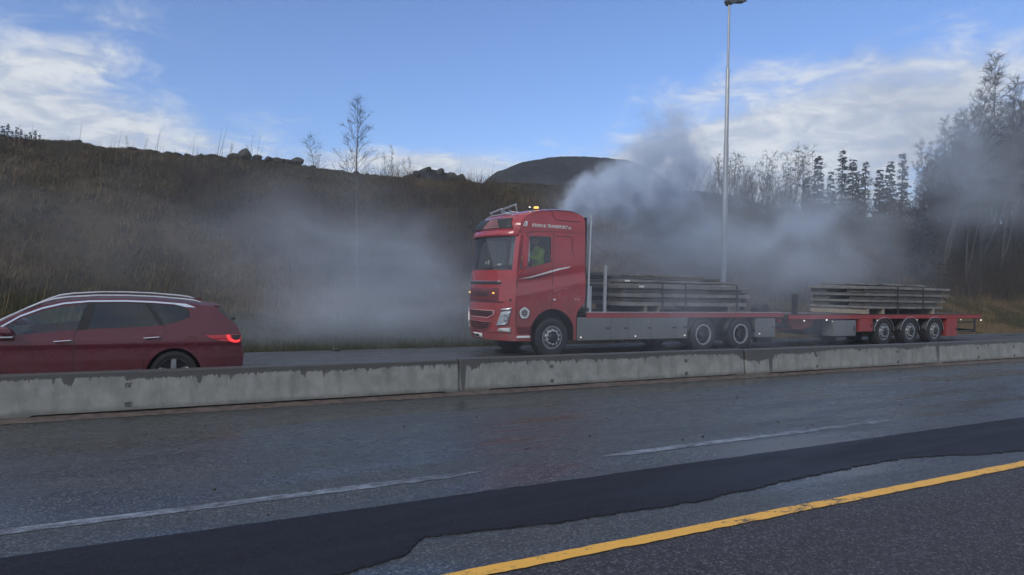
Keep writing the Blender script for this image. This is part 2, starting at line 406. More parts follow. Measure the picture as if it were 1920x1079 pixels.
for a, b in ((-4.5, 3.5), (5.0, 10.9)):
    xs = np.arange(a, b, .1); lo, hi = wl(a, b)(xs); n = len(xs)
    mb = MB().add([(x, y, .004) for x, y in zip(xs, lo)]+[(x, y, .004) for x, y in zip(xs, hi)], [(i, i+1, n+i+1, n+i) for i in range(n-1)])
    tag(mb.build('worn_line', MATS['worn_white'], fixn=False), kind='structure')
# the edge line of the far road
strip('far_edge_line', 'worn_white', 18.55, 18.68, FAR+.004)
# silt washed up along the foot of the barriers
xs = np.concatenate([np.arange(-90, -6, 3), np.arange(-6, 40, .15), np.arange(40, 320, 4)]); n = len(xs); mb = MB(); vs = []
for x, q in zip(xs, fbm(xs*1.1, xs*0, 41)*.14+fbm(xs*5, xs*0, 42)*.05):
    q2 = float(fbm(x*.8, 3., 44))*.03; vs += [(x, 11.66+q, .004), (x, 11.74+q*.6, .016), (x, 11.85, .045+q2), (x, 12.0, .052+q2), (x, 12.06, .03)]
mb.add(vs, [(5*i+k, 5*i+5+k, 5*i+6+k, 5*i+k+1) for i in range(n-1) for k in range(4)])
tag(mb.build('silt_strip', MATS['silt'], smooth=True, fixn=False), kind='structure')

# loose chippings on the road
rng = random.Random(5)
def stone_mb(mb, c, r, rng, n=6):
    vs = []
    for a, b in ((0, 0), *[(math.pi/2*.62, k*2*math.pi/n) for k in range(n)], *[(math.pi*.72, (k+.5)*2*math.pi/n) for k in range(n)]):
        k = r*(rng.uniform(.7, 1.2)); vs.append((c[0]+k*math.sin(a)*math.cos(b), c[1]+k*math.sin(a)*math.sin(b), c[2]+k*.7*math.cos(a)+r*.3))
    fs = [(0, 1+k, 1+(k+1) % n) for k in range(n)]
    for k in range(n): fs += [(1+k, 1+n+k, 1+(k+1) % n), (1+(k+1) % n, 1+n+k, 1+n+(k+1) % n)]
    mb.add(vs, fs)
mb = MB()
for i in range(170):
    x = rng.uniform(-3, 28); y = 6.3+5.2*rng.random()**1.0
    stone_mb(mb, (x, y, 0.), rng.choice((.008, .009, .01, .012, .015, .02)), rng, 5)
tag(mb.build('loose_chippings', MATS['rock']), 'dark loose chippings scattered over the wet asphalt', 'gravel', kind='stuff')

# ------------------------------------------------------------------ concrete barriers
def barrier_material():
    m = bpy.data.materials.new('barrier_concrete'); m.use_nodes = True; t = m.node_tree; b = t.nodes['Principled BSDF']
    g = t.nodes.new('ShaderNodeNewGeometry').outputs['Position']
    sp = t.nodes.new('ShaderNodeSeparateXYZ'); t.links.new(g, sp.inputs[0]); X, Z = sp.outputs[0], sp.outputs[2]
    def n1d(scale, detail=4., r=.6):
        n = t.nodes.new('ShaderNodeTexNoise'); n.noise_dimensions = '1D'; n.inputs['Scale'].default_value = scale; n.inputs['Detail'].default_value = detail; n.inputs['Roughness'].default_value = r
        t.links.new(X, n.inputs['W']); return n.outputs['Fac']
    drip = mth('POWER', ramp(n1d(5.2, 5, .75), .48, .78, tree=t), 1.3, tree=t)
    scal = n1d(14, 5, .7)
    wob = noise(g, 22, 4, .7, tree=t)
    edge = mth('SUBTRACT', .618, mth('MULTIPLY', ramp(n1d(.5, 3), .35, .7, tree=t), .05, tree=t), tree=t)
    edge = mth('SUBTRACT', edge, mth('MULTIPLY', drip, .13, tree=t), tree=t)
    edge = mth('SUBTRACT', edge, mth('MULTIPLY', scal, .10, tree=t), tree=t)
    edge = mth('ADD', edge, mth('MULTIPLY', mth('SUBTRACT', wob, .5, tree=t), .03, tree=t), tree=t)
    # heavy wet run-off beside the joint under the lamp post, and a lone run near the left end
    for x0, wdt, dep in ((13.25, .50, .17), (14.4, .75, .06), (13.80, .06, .45), (5.55, .06, .5), (1.02, .035, .13), (-.72, .07, .09), (5.78, .10, .10), (20.88, .07, .45), (19.6, .5, .04)):
        q = mth('DIVIDE', mth('SUBTRACT', X, x0, tree=t), wdt, tree=t); q = mth('MULTIPLY', mth('MULTIPLY', q, q, tree=t), mth('MULTIPLY', q, q, tree=t), tree=t)
        edge = mth('SUBTRACT', edge, mth('MULTIPLY', mth('POWER', 2.718, mth('MULTIPLY', q, -1, tree=t), tree=t), dep, tree=t), tree=t)
    wet = ramp(mth('SUBTRACT', Z, edge, tree=t), -.006, .008, tree=t)
    mp = t.nodes.new('ShaderNodeMapping'); mp.inputs['Scale'].default_value = (5, 5, .7); t.links.new(g, mp.inputs[0])
    streak = noise(mp.outputs[0], 1.2, 6, .65, tree=t)
    dry = mixc(ramp(noise(g, 2.6, 8, .68, tree=t), .32, .68, tree=t), (.19, .20, .19), (.285, .29, .275), tree=t)
    dry = mixc(mth('MULTIPLY', ramp(streak, .46, .72, tree=t), .6, tree=t), dry, (.14, .148, .142), tree=t)
    # pores
    pore = ramp(noise(g, 60, 3, .5, tree=t), .66, .74, tree=t); dry = mixc(mth('MULTIPLY', pore, .5, tree=t), dry, (.09, .09, .085), tree=t)
    foot = mth('MULTIPLY', ramp(mth('ADD', Z, mth('MULTIPLY', mth('SUBTRACT', noise(g, 4, 6, .7, tree=t), .5, tree=t), .14, tree=t), tree=t), .05, .16, 1, 0, tree=t), .8, tree=t)
    dry = mixc(foot, dry, (.085, .080, .072), tree=t)
    wetc = mixc(noise(g, 7, 5, .6, tree=t), (.050, .050, .050), (.085, .083, .080), tree=t)
    t.links.new(mixc(wet, dry, wetc, tree=t), b.inputs['Base Color'])
    t.links.new(mth('SUBTRACT', .88, mth('MULTIPLY', wet, .38, tree=t), tree=t), b.inputs['Roughness'])
    bn = t.nodes.new('ShaderNodeBump'); bn.inputs['Strength'].default_value = .35; bn.inputs['Distance'].default_value = .01
    t.links.new(noise(g, 35, 8, .7, tree=t), bn.inputs['Height']); t.links.new(bn.outputs[0], b.inputs['Normal'])
    MATS['barrier_concrete'] = m
barrier_material()
BY, BH = 11.85, .64
prof = [(0, .07), (.015, .10), (.06, BH-.015), (.075, BH), (.255, BH), (.27, BH-.015), (.32, .10), (.335, .07)]
def barrier(x0, x1, label, dy=0., dz=0., f0=.85, f1=.32):
    o = thing('concrete_barrier', (x0, BY+dy, 0), label, 'barrier', 'concrete road barriers')
    m = MB(); n = len(prof); xs = [x0+.012, x0+.045, *np.arange(x0+.5, x1-.3, .7), x1-.045, x1-.012]
    rng = random.Random(int(x0*10)); vs = []
    for i, x in enumerate(xs):
        e = .02 if i in (0, len(xs)-1) else 0.
        for y, z in prof: vs.append((x, BY+dy+y+(e if y < .17 else -e)+rng.uniform(-.003, .003), z+dz*(z > .3)-(e*.6 if z > .5 else 0)+rng.uniform(-.002, .002)))
    fs = [(i*n+k, i*n+(k+1) % n, (i+1)*n+(k+1) % n, (i+1)*n+k) for i in range(len(xs)-1) for k in range(n)]
    fs += [tuple(range(n)), tuple((len(xs)-1)*n+k for k in range(n))]
    m.add(vs, fs); m.build('body', MATS['barrier_concrete'], o, smooth=True, angle=25)
    for a, b, s_ in ((x0+.012, x0+f0, 1), (x1-f1, x1-.012, -1)):
        k = .10
        p = [(a, 0), (b-k if s_ > 0 else b, 0), (b, .068) if s_ > 0 else (b, .068), (a, .068)] if s_ > 0 else [(a+k, 0), (b, 0), (b, .068), (a, .068)]
        MB().prism(p, 'y', BY+dy-.015, BY+dy+.345).build('foot', MATS['barrier_concrete'], o, bevel=.012)
    return o
def pocket(o, x, z, dy=0.):
    m = MB(); s_ = .045; y = BY+dy+.008+.055*(z-.1)/.54
    m.box(x-s_, x+s_, y-.008, y+.03, z+.030, z+.036); m.box(x-s_, x-s_+.008, y-.008, y+.03, z-.03, z+.03)
    m.box(x-.012, x+.022, y-.006, y+.02, z-.028, z+.014)
    m.build('lifting_pocket', MATS['concrete_load_dark'], o)
jn = [-10.0, -2.05, 5.47, 12.95, 20.77, 28.6, 36.4, 44.2, 52.0]
lb = ['concrete barrier cut by the left photo edge, its right end outside the picture',
      'leftmost grey concrete barrier, in front of the red car', 'grey concrete barrier with dark joint at its left end, in front of the truck cab',
      'grey concrete barrier with heavy dark wet run-off at its left end, below the lamp post', 'grey concrete barrier at the right edge, just beyond the trailer wheels',
      'second concrete barrier right of the trailer wheels', 'third concrete barrier right of the trailer wheels', 'fourth concrete barrier right of the trailer wheels']
for i, (a, b) in enumerate(zip(jn[1:5], jn[2:6])):
    dy = (0, .02, -.01, .015)[i]
    o = barrier(a, b, lb[i+1], dy, (0, .012, 0, .006)[i], f0=(.92, .65, .78, .3)[i])
    for x in ((.05,), (7.52, 11.1), (15.5, 18.9), (23.0, 25.1))[i]:
        pocket(o, x, .43, dy); pocket(o, x, .15, dy)

# ------------------------------------------------------------------ the grassed bank behind the road
YC = 38.0
CX = np.array([-60, -5, 13.8, 17.5, 22.3, 32.7, 38.4, 42.3, 47.2, 57.5, 65.5, 81.5, 110, 200.])
CZ = np.array([8.2, 8.2, 8.2, 8.3, 8.5, 8.95, 9.2, 8.7, 8.4, 8.5, 8.7, 9.6, 10., 10.])
def tz(X, Y, rough=True):
    X = np.asarray(X, float); Y = np.asarray(Y, float)
    H = np.interp(X, CX, CZ)
    verge = np.interp(Y, [19.0, 19.3, 20.2, 24.5], [.10, .12, .30, 1.55])
    s = np.clip((Y-24.0)/(YC-24.0), 0, 1); s = s*s*(3-2*s)*.55+s*.45
    z = np.where(Y < 24, verge, 1.45+(H-1.45)*s)
    z = np.where(Y > YC, H-(Y-YC)*.05, z)
    if rough:
        k = np.clip((Y-19.6)/3, 0, 1)*np.clip((44-Y)/4, .5, 1)
        z = z+k*(fbm(X*.16, Y*.16, 50, 3)*1.0*(1-.65*np.clip(1-abs(Y-YC)/4, 0, 1))+fbm(X*.9, Y*.9, 60, 3)*.35+fbm(X*3, Y*3, 70, 2)*.10)
    return z
xs = np.concatenate([np.arange(-60, -10, 2.), np.arange(-10, 50, .4), np.arange(50, 100, .8), np.arange(100, 201, 5.)])
ys = np.concatenate([np.arange(18.9, 40, .4), np.arange(40, 64.1, 2.)])
XX, YY = np.meshgrid(xs, ys, indexing='ij'); ZZ = tz(XX, YY)
me = bpy.data.meshes.new('bank'); nx, ny = XX.shape
idx = np.arange(nx*ny).reshape(nx, ny)
fq = np.stack([idx[:-1, :-1], idx[1:, :-1], idx[1:, 1:], idx[:-1, 1:]], -1).reshape(-1, 4)
me.from_pydata(np.stack([XX, YY, ZZ], -1).reshape(-1, 3).tolist(), [], fq.tolist())
me.polygons.foreach_set('use_smooth', [True]*len(me.polygons)); me.update()
tag(link('bank', me, MATS['slope_soil']), kind='structure')

# spoil heaps rising beyond the crest
def heap(name, pix, Y, depth, m, seed, rug=.5):
    P = [at(x, y, Y) for x, y in pix]; px = np.array([p.x for p in P]); pz = np.array([p.z for p in P])
    xs = np.linspace(px[0], px[-1], 120); us = np.linspace(-1, 1, 40)
    X, U = np.meshgrid(xs, us, indexing='ij'); top = np.interp(xs, px, pz)[:, None]
    Yy = Y+U*depth
    z = 4+(top-4)*(1-np.abs(U)**1.6)+fbm(X*.25, Yy*.25, seed, 4)*rug*1.2*np.clip(np.abs(U)*3, .5, 1)+fbm(X*1.5, Yy*1.5, seed+5, 3)*rug*.35
    me = bpy.data.meshes.new(name); idx = np.arange(X.size).reshape(X.shape)
    fq = np.stack([idx[:-1, :-1], idx[1:, :-1], idx[1:, 1:], idx[:-1, 1:]], -1).reshape(-1, 4)
    me.from_pydata(np.stack([X, Yy, z], -1).reshape(-1, 3).tolist(), [], fq.tolist()); me.polygons.foreach_set('use_smooth', [True]*len(me.polygons)); me.update()
    return tag(link(name, me, MATS[m]), kind='structure')
heap('gravel_hill', [(860, 400), (915, 340), (935, 322), (985, 303), (1060, 293), (1120, 295), (1160, 300), (1188, 312), (1208, 334), (1232, 360), (1280, 376), (1340, 392), (1400, 410)], 66, 16, 'gravel_heap', 81, .9)
heap('stony_ridge', [(735, 345), (760, 328), (778, 322), (798, 313), (815, 318), (840, 326), (860, 330), (880, 340), (905, 350)], 43, 4, 'gravel_heap', 91, .35)
# ------------------------------------------------------------------ wheels
def wheel(parent, x, y, z, r, w, rim_r, side, style, name='wheel'):
    """side -1: outer face towards -Y. style: truck_front, truck_drive, trailer, car"""
    s = side
    prof = [(rim_r, -w*.42), (rim_r+.03, -w*.5), (r*.86, -w*.53), (r*.965, -w*.48), (r, -w*.38), (r, w*.38), (r*.965, w*.48), (r*.86, w*.53), (rim_r+.03, w*.5), (rim_r, w*.42)]
    m = MB().lathe([(a, -b*s) for a, b in prof], (x, y, z), 40)
    if style != 'car':                                     # tread blocks
        for k in range(40):
            a = 2*math.pi*k/40; ca, sa = math.cos(a), math.sin(a)
            for off in (-.3, 0, .3):
                hw = w*.12; p = []
                for da, rr in ((-.055, r-.004), (.055, r-.004), (.055, r+.010), (-.055, r+.010)):
                    for yy in (off*w-hw, off*w+hw): p.append((x+rr*math.cos(a+da), y+yy, z+rr*math.sin(a+da)))
                m.add(p, [(0, 2, 3, 1), (2, 4, 5, 3), (4, 6, 7, 5), (6, 0, 1, 7), (0, 6, 4, 2), (1, 3, 5, 7)])
    t = m.build(name, MATS['rubber'], parent, smooth=True, angle=40)
    R_ = rim_r
    if style == 'truck_front' or style == 'trailer':
        pr = [(R_+.012, .5), (R_-.02, .5), (R_-.03, .40), (R_*.80, .36), (R_*.76, .50), (R_*.66, .58), (R_*.52, .60), (R_*.50, .42)]
        MB().lathe([(a, b*w*s) for a, b in pr], (x, y, z), 40).build('rim', MATS['rim_steel'], t, smooth=True)
        h = MB().lathe([(R_*.50, .42*w*s), (R_*.46, .62*w*s), (R_*.36, .72*w*s), (.001, .74*w*s)], (x, y, z), 24)
        h.build('hub', MATS['steel_dark'], t, smooth=True)
        n = MB(); hl = MB()
        for k in range(10):
            a = 2*math.pi*(k+.5)/10; cx, cz = x+R_*.59*math.cos(a), z+R_*.59*math.sin(a)
            n.lathe([(.024, .58*w*s), (.024, .70*w*s), (.001, .71*w*s)], (cx, y, cz), 6)
            a = 2*math.pi*k/10; cx, cz = x+R_*.73*math.cos(a), z+R_*.73*math.sin(a)
            hl.lathe([(.033, .50*w*s), (.036, .545*w*s), (.001, .55*w*s)], (cx, y, cz), 10)
        tag(n.build('wheel_nuts', MATS['chrome'], t), kind='stuff'); tag(hl.build('rim_holes', MATS['black_plastic'], t, smooth=True), kind='stuff')
    elif style == 'truck_drive':
        pr = [(R_+.016, .47), (R_+.012, .53), (R_-.02, .53), (R_-.028, .40), (R_-.05, -.05), (R_*.80, -.12), (R_*.55, -.14), (R_*.50, -.10)]
        MB().lathe([(a, b*w*s) for a, b in pr[3:]], (x, y, z), 40).build('rim', MATS['steel_dark'], t, smooth=True)
        MB().lathe([(a, b*w*s) for a, b in pr[:4]], (x, y, z), 40).build('rim_ring', MATS['alu'], t, smooth=True)
        MB().lathe([(R_*.50, -.12*w*s), (R_*.42, .12*w*s), (R_*.34, .34*w*s), (R_*.26, .40*w*s), (.001, .41*w*s)], (x, y, z), 24).build('hub', MATS['steel_dark'], t, smooth=True)
        n = MB()
        for k in range(10):
            a = 2*math.pi*k/10; n.lathe([(.02, -.12*w*s), (.02, .06*w*s), (.001, .07*w*s)], (x+R_*.62*math.cos(a), y, z+R_*.62*math.sin(a)), 6)
        tag(n.build('wheel_nuts', MATS['chrome'], t), kind='stuff')
    else:
        pr = [(R_+.01, .46), (R_-.012, .46), (R_-.02, .30), (R_*.90, .05), (.001, .0)]
        MB().lathe([(a, b*w*s) for a, b in pr], (x, y, z), 40).build('rim', MATS['steel_dark'], t, smooth=True)
        for k in range(5):
            a = math.pi/2+2*math.pi*k/5; m = MB(); ca, sa = math.cos(a), math.sin(a)
            def P(u, v, q): return (x+u*ca-v*sa, y+q*w*s, z+u*sa+v*ca)
            vs = [P(.03, -.035, .36), P(.03, .035, .36), P(R_*.97, .034, .44), P(R_*.97, -.034, .44), P(.03, -.05, .05), P(.03, .05, .05), P(R_*.97, .05, .05), P(R_*.97, -.05, .05)]
            m.add(vs, [(0, 1, 2, 3), (4, 7, 6, 5), (0, 4, 5, 1), (1, 5, 6, 2), (2, 6, 7, 3), (3, 7, 4, 0)])
            m.build('spoke', MATS['alu'], t, bevel=.008)
        MB().lathe([(.07, .2*w*s), (.065, .40*w*s), (.001, .42*w*s)], (x, y, z), 16).build('hub', MATS['alu'], t, smooth=True)
    return t

def textmesh(name, body, size, m, parent, o, ux, uz, shear=0., thick=.004, font_scale=1.):
    """Lettering as a mesh laid on the plane through o spanned by ux (reading direction) and uz (up)."""
    cu = bpy.data.curves.new(name, 'FONT'); cu.body = body; cu.size = size; cu.extrude = thick/2; cu.shear = shear; cu.resolution_u = 3
    ob = bpy.data.objects.new(name, cu); col.objects.link(ob)
    dg = bpy.context.evaluated_depsgraph_get(); me = bpy.data.meshes.new_from_object(ob.evaluated_get(dg)); bpy.data.objects.remove(ob); bpy.data.curves.remove(cu)
    ux = Vector(ux); uz = Vector(uz); nn = ux.cross(uz); org = ORG[root_of(parent).name]
    for v in me.vertices: v.co = Vector(o)+ux*v.co.x*font_scale+uz*v.co.y+nn*v.co.z-org
    me.materials.clear(); return link(name, me, m, parent)

# ------------------------------------------------------------------ the red estate car
CY0, CY1 = 12.72, 14.60; CYM = (CY0+CY1)/2; CHW = (CY1-CY0)/2
car = thing('car', (-.4, CYM, .105), 'dark red estate car with silver roof rails and lit tail lamp, leaving at left', 'car')
car.rotation_euler.x = R(1.2); car.scale = (1, 1, 1.055)
def cw(x, z):                                   # half width at a point of the side
    t = max(0., z-.90); b = max(0., .45-z)
    w_ = CHW-.26*t**1.25-.12*b*b-.05*max(0, z-.62)*(z < .90)-.014*(.90-.62)*(z >= .90)
    w_ += .018*math.exp(-((z-.86)/.05)**2)
    e = max(0., (x-1.05)/.75); w_ -= .13*e**2.2
    e = max(0., (-2.35-x)/.85); w_ -= .22*e**2.2
    return w_
top = [(-3.06, .42), (-3.10, .60), (-3.05, .78), (-2.85, .90), (-2.3, 1.0), (-2.0, 1.04), (-1.75, 1.14), (-1.45, 1.30), (-1.15, 1.42), (-.85, 1.492), (-.45, 1.525), (.0, 1.53), (.5, 1.512), (.9, 1.473), (1.12, 1.44),
       (1.30, 1.42), (1.36, 1.375), (1.44, 1.30), (1.60, 1.17), (1.70, 1.06), (1.735, .96), (1.75, .80), (1.79, .62), (1.77, .42)]
bot = [(1.60, .34), (1.12, .33)]
WX, WZ, WR = .70, .36, .415
arch = [(WX+WR*math.cos(a), WZ+WR*math.sin(a)) for a in np.linspace(-.08, math.pi+.08, 22)]
FXW = WX-2.72
arch2 = [(FXW+WR*math.cos(a), WZ+WR*math.sin(a)) for a in np.linspace(-.08, math.pi+.08, 22)]
outer = top+bot+arch+[(-.3, .30), (-1.4, .30)]+arch2+[(-2.9, .34)]
w1 = [(-1.70, 1.045), (-1.62, 1.135), (-1.40, 1.255), (-1.12, 1.36), (-.85, 1.425), (-.57, 1.455), (-.66, 1.10), (-.80, 1.070), (-1.20, 1.045), (-1.50, 1.030)]
w1 = [(-1.66, 1.06), (-1.40, 1.23), (-1.12, 1.345), (-.85, 1.415), (-.52, 1.455), (-.665, 1.075), (-1.15, 1.03), (-1.50, 1.005)]
w2 = [(-.44, 1.46), (-.1, 1.468), (.28, 1.462), (.50, 1.13), (.30, 1.11), (-.1, 1.09), (-.53, 1.08)]
w3 = [(.33, 1.458), (.62, 1.44), (.82, 1.415), (.915, 1.36), (.93, 1.25), (.74, 1.175), (.545, 1.135)]
fine = list(np.arange(-3.0, 1.8, .12)), [.45, .5, .56, .62, .68, .74, .79, .83, .86, .89, .92, .96, 1.0, 1.05, 1.12, 1.2, 1.3, 1.4, 1.5]
for sg in (-1, 1):
    fm = lambda u, v, sg=sg: (u, CYM+sg*cw(u, v), v)
    panel(outer, [w1, w2, w3], fm, *fine).build('side_panel', MATS['car_red'], car, smooth=True, angle=50)
    gm = lambda u, v, sg=sg: (u, CYM+sg*(cw(u, v)-.008), v)
    gp = lambda u, v, sg=sg: (u, CYM+sg*(cw(u, v)-.004), v)
    for wn, g in ((w1, 'glass_car'), (w2, 'glass_privacy'), (w3, 'glass_privacy')):
        panel(wn, [], gm).build('side_window', MATS[g], car, smooth=True)
    # black pillars between the panes
    panel([(-.53, 1.462), (-.43, 1.466), (-.52, 1.07), (-.675, 1.07)], [], lambda u, v, sg=sg: (u, CYM+sg*(cw(u, v)+.004), v), (), list(np.arange(1.08, 1.47, .04))).build('pillar', MATS['black_plastic'], car)
    panel([(.27, 1.466), (.34, 1.462), (.555, 1.13), (.49, 1.12)], [], lambda u, v, sg=sg: (u, CYM+sg*(cw(u, v)+.004), v), (), list(np.arange(1.08, 1.47, .04))).build('pillar', MATS['black_plastic'], car)
    # bright strip over the windows and the roof rail
    cv = [(-1.95, .99), (-1.66, 1.10), (-1.40, 1.27), (-1.12, 1.385), (-.85, 1.455), (-.5, 1.49), (0., 1.497), (.4, 1.483), (.7, 1.46), (.86, 1.435), (1.0, 1.405)]
    off = sg
    m = MB(); vs = []
    for i, (x, z) in enumerate(cv):
        h = .012 if i < 9 else (.026 if i == 9 else .004)
        for dz in (-h, h): vs.append((x, CYM+sg*(cw(x, z+dz)+.012), z+dz))
    m.add(vs, [(2*i, 2*i+1, 2*i+3, 2*i+2) for i in range(len(cv)-1)]); m.build('window_trim', MATS['chrome'], car, solid=.012)
    rail_and_glint = [(-1.9, 1.075), (-1.55, 1.265), (-1.16, 1.455), (-1.0, 1.508), (-.8, 1.540), (-.4, 1.568), (0, 1.572), (.4, 1.560), (.8, 1.528), (1.0, 1.505), (1.10, 1.48)]  # front points run down the pillar, imitating the reflection along the windscreen edge
    m = MB().tube([(x, CYM+sg*(min(.74-.02*abs(x), cw(x, z)-.03 if x < -1.1 else 9)), z) for x, z in rail_and_glint], [.010, .012, .014, .020, .019, .016, .016, .016, .019, .02, .012], 8)
    m.build('roof_rail', MATS['alu'], car, smooth=True)
    # door seams
    for a in ([(-.675, 1.07), (-.69, 1.0), (-.71, .85), (-.715, .6), (-.69, .36)], [(.555, 1.125), (.58, 1.03), (.50, .93), (.40, .83), (.30, .74), (.255, .6), (.25, .42)], [(-1.98, 1.0), (-2.0, .8), (-1.60, .5), (-1.55, .36)]):
        m = MB(); vs = []
        for i, (x, z) in enumerate(a):
            for dx in (-.004, .004): vs.append((x+dx, CYM+sg*(cw(x, z)+.0025), z))
        m.add(vs, [(2*i, 2*i+1, 2*i+3, 2*i+2) for i in range(len(a)-1)]); m.build('door_seam', MATS['black_plastic'], car)
    for x0, x1, zz in ((-.965, -.725, .905), (.25, .49, .935)):
        y = CYM+sg*(cw(x0, zz)+.032)
        h = MB().tube([(x0, CYM+sg*(cw(x0, zz)+.004), zz), (x0+.02, y, zz+.002), (x1-.02, y, zz+.014), (x1, CYM+sg*(cw(x1, zz)+.004), zz+.016)], [.011, .013, .013, .010], 8)
        h.build('door_handle', MATS['chrome'], car, smooth=True)
        panel([(x0+.03, zz-.005), (x0+.07, zz-.040), (x1-.09, zz-.038), (x1-.04, zz+.006), (x1-.09, zz+.05), (x0+.08, zz+.045)], [], lambda u, v, sg=sg: (u, CYM+sg*(cw(u, v)+.003), v)).build('handle_recess', MATS['truck_red_trim'], car)
    # mirror
    bm = bmesh.new(); bmesh.ops.create_uvsphere(bm, u_segments=16, v_segments=10, radius=1)
    for v in bm.verts: v.co = Vector((-1.58+v.co.x*.13, CYM+sg*(CHW+.06)+v.co.y*.12, 1.055+v.co.z*.075-.02*v.co.x))
    mm = MB().bm(bm); mo = mm.build('mirror', MATS['car_red'], car, smooth=True)
    MB().box(-1.67, -1.46, CYM+sg*(CHW+.06)-.10, CYM+sg*(CHW+.06)+.10, .975, 1.0, .008).build('indicator_strip', MATS['alu'], mo)
    panel([(-1.86, .985), (-1.66, 1.07), (-1.50, 1.0), (-1.48, .99)], [], lambda u, v, sg=sg: (u, CYM+sg*(cw(u, v)+.003), v)).build('mirror_triangle', MATS['black_plastic'], car)
    # tail lamp wrapping round the corner
    tl = [(1.16, .965), (1.40, .968), (1.735, .97), (1.755, .90), (1.72, .835), (1.60, .845), (1.42, .872), (1.26, .915)]
    t_ = panel(tl, [], lambda u, v, sg=sg: (u, CYM+sg*(cw(u, v)+.006), v), list(np.arange(1.2, 1.76, .05)), [.87, .9, .93]).build('tail_lamp', MATS['lens_red'], car, smooth=True)
    lit = [(1.50, .962), (1.545, .963), (1.565, .915), (1.61, .878), (1.66, .866), (1.715, .880), (1.725, .862), (1.68, .838), (1.62, .840), (1.56, .866), (1.515, .91)]
    panel(lit, [], lambda u, v, sg=sg: (u, CYM+sg*(cw(u, v)+.012), v), list(np.arange(1.5, 1.76, .05))).build('light_bar', MATS['lamp_red'], t_)
    panel([(1.58, .958), (1.735, .962), (1.73, .895), (1.66, .885), (1.60, .91)], [], lambda u, v, sg=sg: (u, CYM+sg*(cw(u, v)+.010), v), [1.6, 1.65, 1.7]).build('reverse_lens', MATS['steel_dark'], t_)
    for fx in (WX, FXW):
        wheel(car, fx, CYM+sg*(CHW-.14), WZ, .365, .235, .255, sg, 'car')
        m = MB(); aa = np.linspace(-.1, math.pi+.1, 20); y0, y1 = CYM+sg*(CHW-.36), CYM+sg*(CHW-.045)
        m.grid(lambda u, v: (fx+.43*math.cos(u), v, WZ+.43*math.sin(u)), aa, [y0, y1]); m.add([(fx+.43*math.cos(a), y0, WZ+.43*math.sin(a)) for a in aa], [tuple(range(20))])
        m.build('wheel_housing', MATS['black_plastic'], car, fixn=False)
    # plastic lip round the rear arch, filler flap, bumper crease
m = MB().tube([(.96+.085*math.cos(a), CYM-(cw(.96, .86)+.0015), .872+.085*math.sin(a)) for a in np.linspace(0, 2*math.pi, 25)], .003, 4, cap=False)
m.build('filler_flap', MATS['truck_red_trim'], car)
# skin across the car: bonnet, windscreen, roof, tailgate, bumpers
def across(seg, name, mt, inset=0., bow=.02, n=13, parent=car):
    m = MB(); us = np.linspace(-1, 1, n); vs = []
    for (x, z) in seg:
        for u in us:
            ww = cw(x, z)-inset
            vs.append((x, CYM+u*ww, z))
    m.add(vs, [(i*n+j, (i+1)*n+j, (i+1)*n+j+1, i*n+j+1) for i in range(len(seg)-1) for j in range(n-1)])
    nb = []
    for k, (x, y, z) in enumerate(m.v):
        u = us[k % n]; b = 1-abs(u)**2.4
        if z > 1.25 and x < 1.31: dz, dx = .028*b, 0
        elif x > 1.31: dz, dx = 0, .075*b
        elif x < -2.9: dz, dx = 0, -.14*b
        else: dz, dx = .035*b, 0
        nb.append((x+dx, y, z+dz))
    m.v = nb
    return m.build(name, MATS[mt], parent, smooth=True, angle=50)
across(top[0:5], 'front_bumper', 'car_red'); across(top[4:7], 'bonnet', 'car_red'); across([(-2.0, 1.04), (-1.75, 1.14), (-1.45, 1.30), (-1.15, 1.42)], 'windscreen', 'glass_car')
across(top[8:16], 'roof', 'car_red'); across(top[15:17], 'tailgate_top', 'car_red'); across([(1.35, 1.38), (1.44, 1.30), (1.60, 1.17), (1.665, 1.10)], 'rear_window', 'glass_privacy', .02)
across([(1.665, 1.10), (1.70, 1.06), (1.735, .96), (1.75, .80)], 'tailgate', 'car_red'); across([(1.75, .80), (1.79, .62), (1.77, .42), (1.60, .34)], 'rear_bumper', 'car_red')
MB().prism([(1.02, 1.455), (1.20, 1.452), (1.46, 1.418), (1.43, 1.405), (1.25, 1.40), (1.10, 1.42)], 'y', CYM-.62, CYM+.62).build('spoiler', MATS['car_red'], car, bevel=.01)
MB().tube([(1.47, CYM-.05, 1.34), (1.66, CYM-.22, 1.165)], .012, 6).tube([(1.64, CYM-.20, 1.18), (1.72, CYM-.2, 1.185)], .018, 6).build('rear_wiper', MATS['black_plastic'], car)
MB().prism([(.98, 1.50), (1.18, 1.475), (1.16, 1.52)], 'y', CYM-.03, CYM+.03).build('roof_aerial', MATS['car_red'], car)
MB().box(-2.9, 1.6, CYM-CHW+.08, CYM+CHW-.08, .26, .33).build('underbody', MATS['black_plastic'], car)
MB().box(1.80, 1.815, CYM-.26, CYM+.26, .60, .71).build('number_plate', MATS['white_paint'], car)
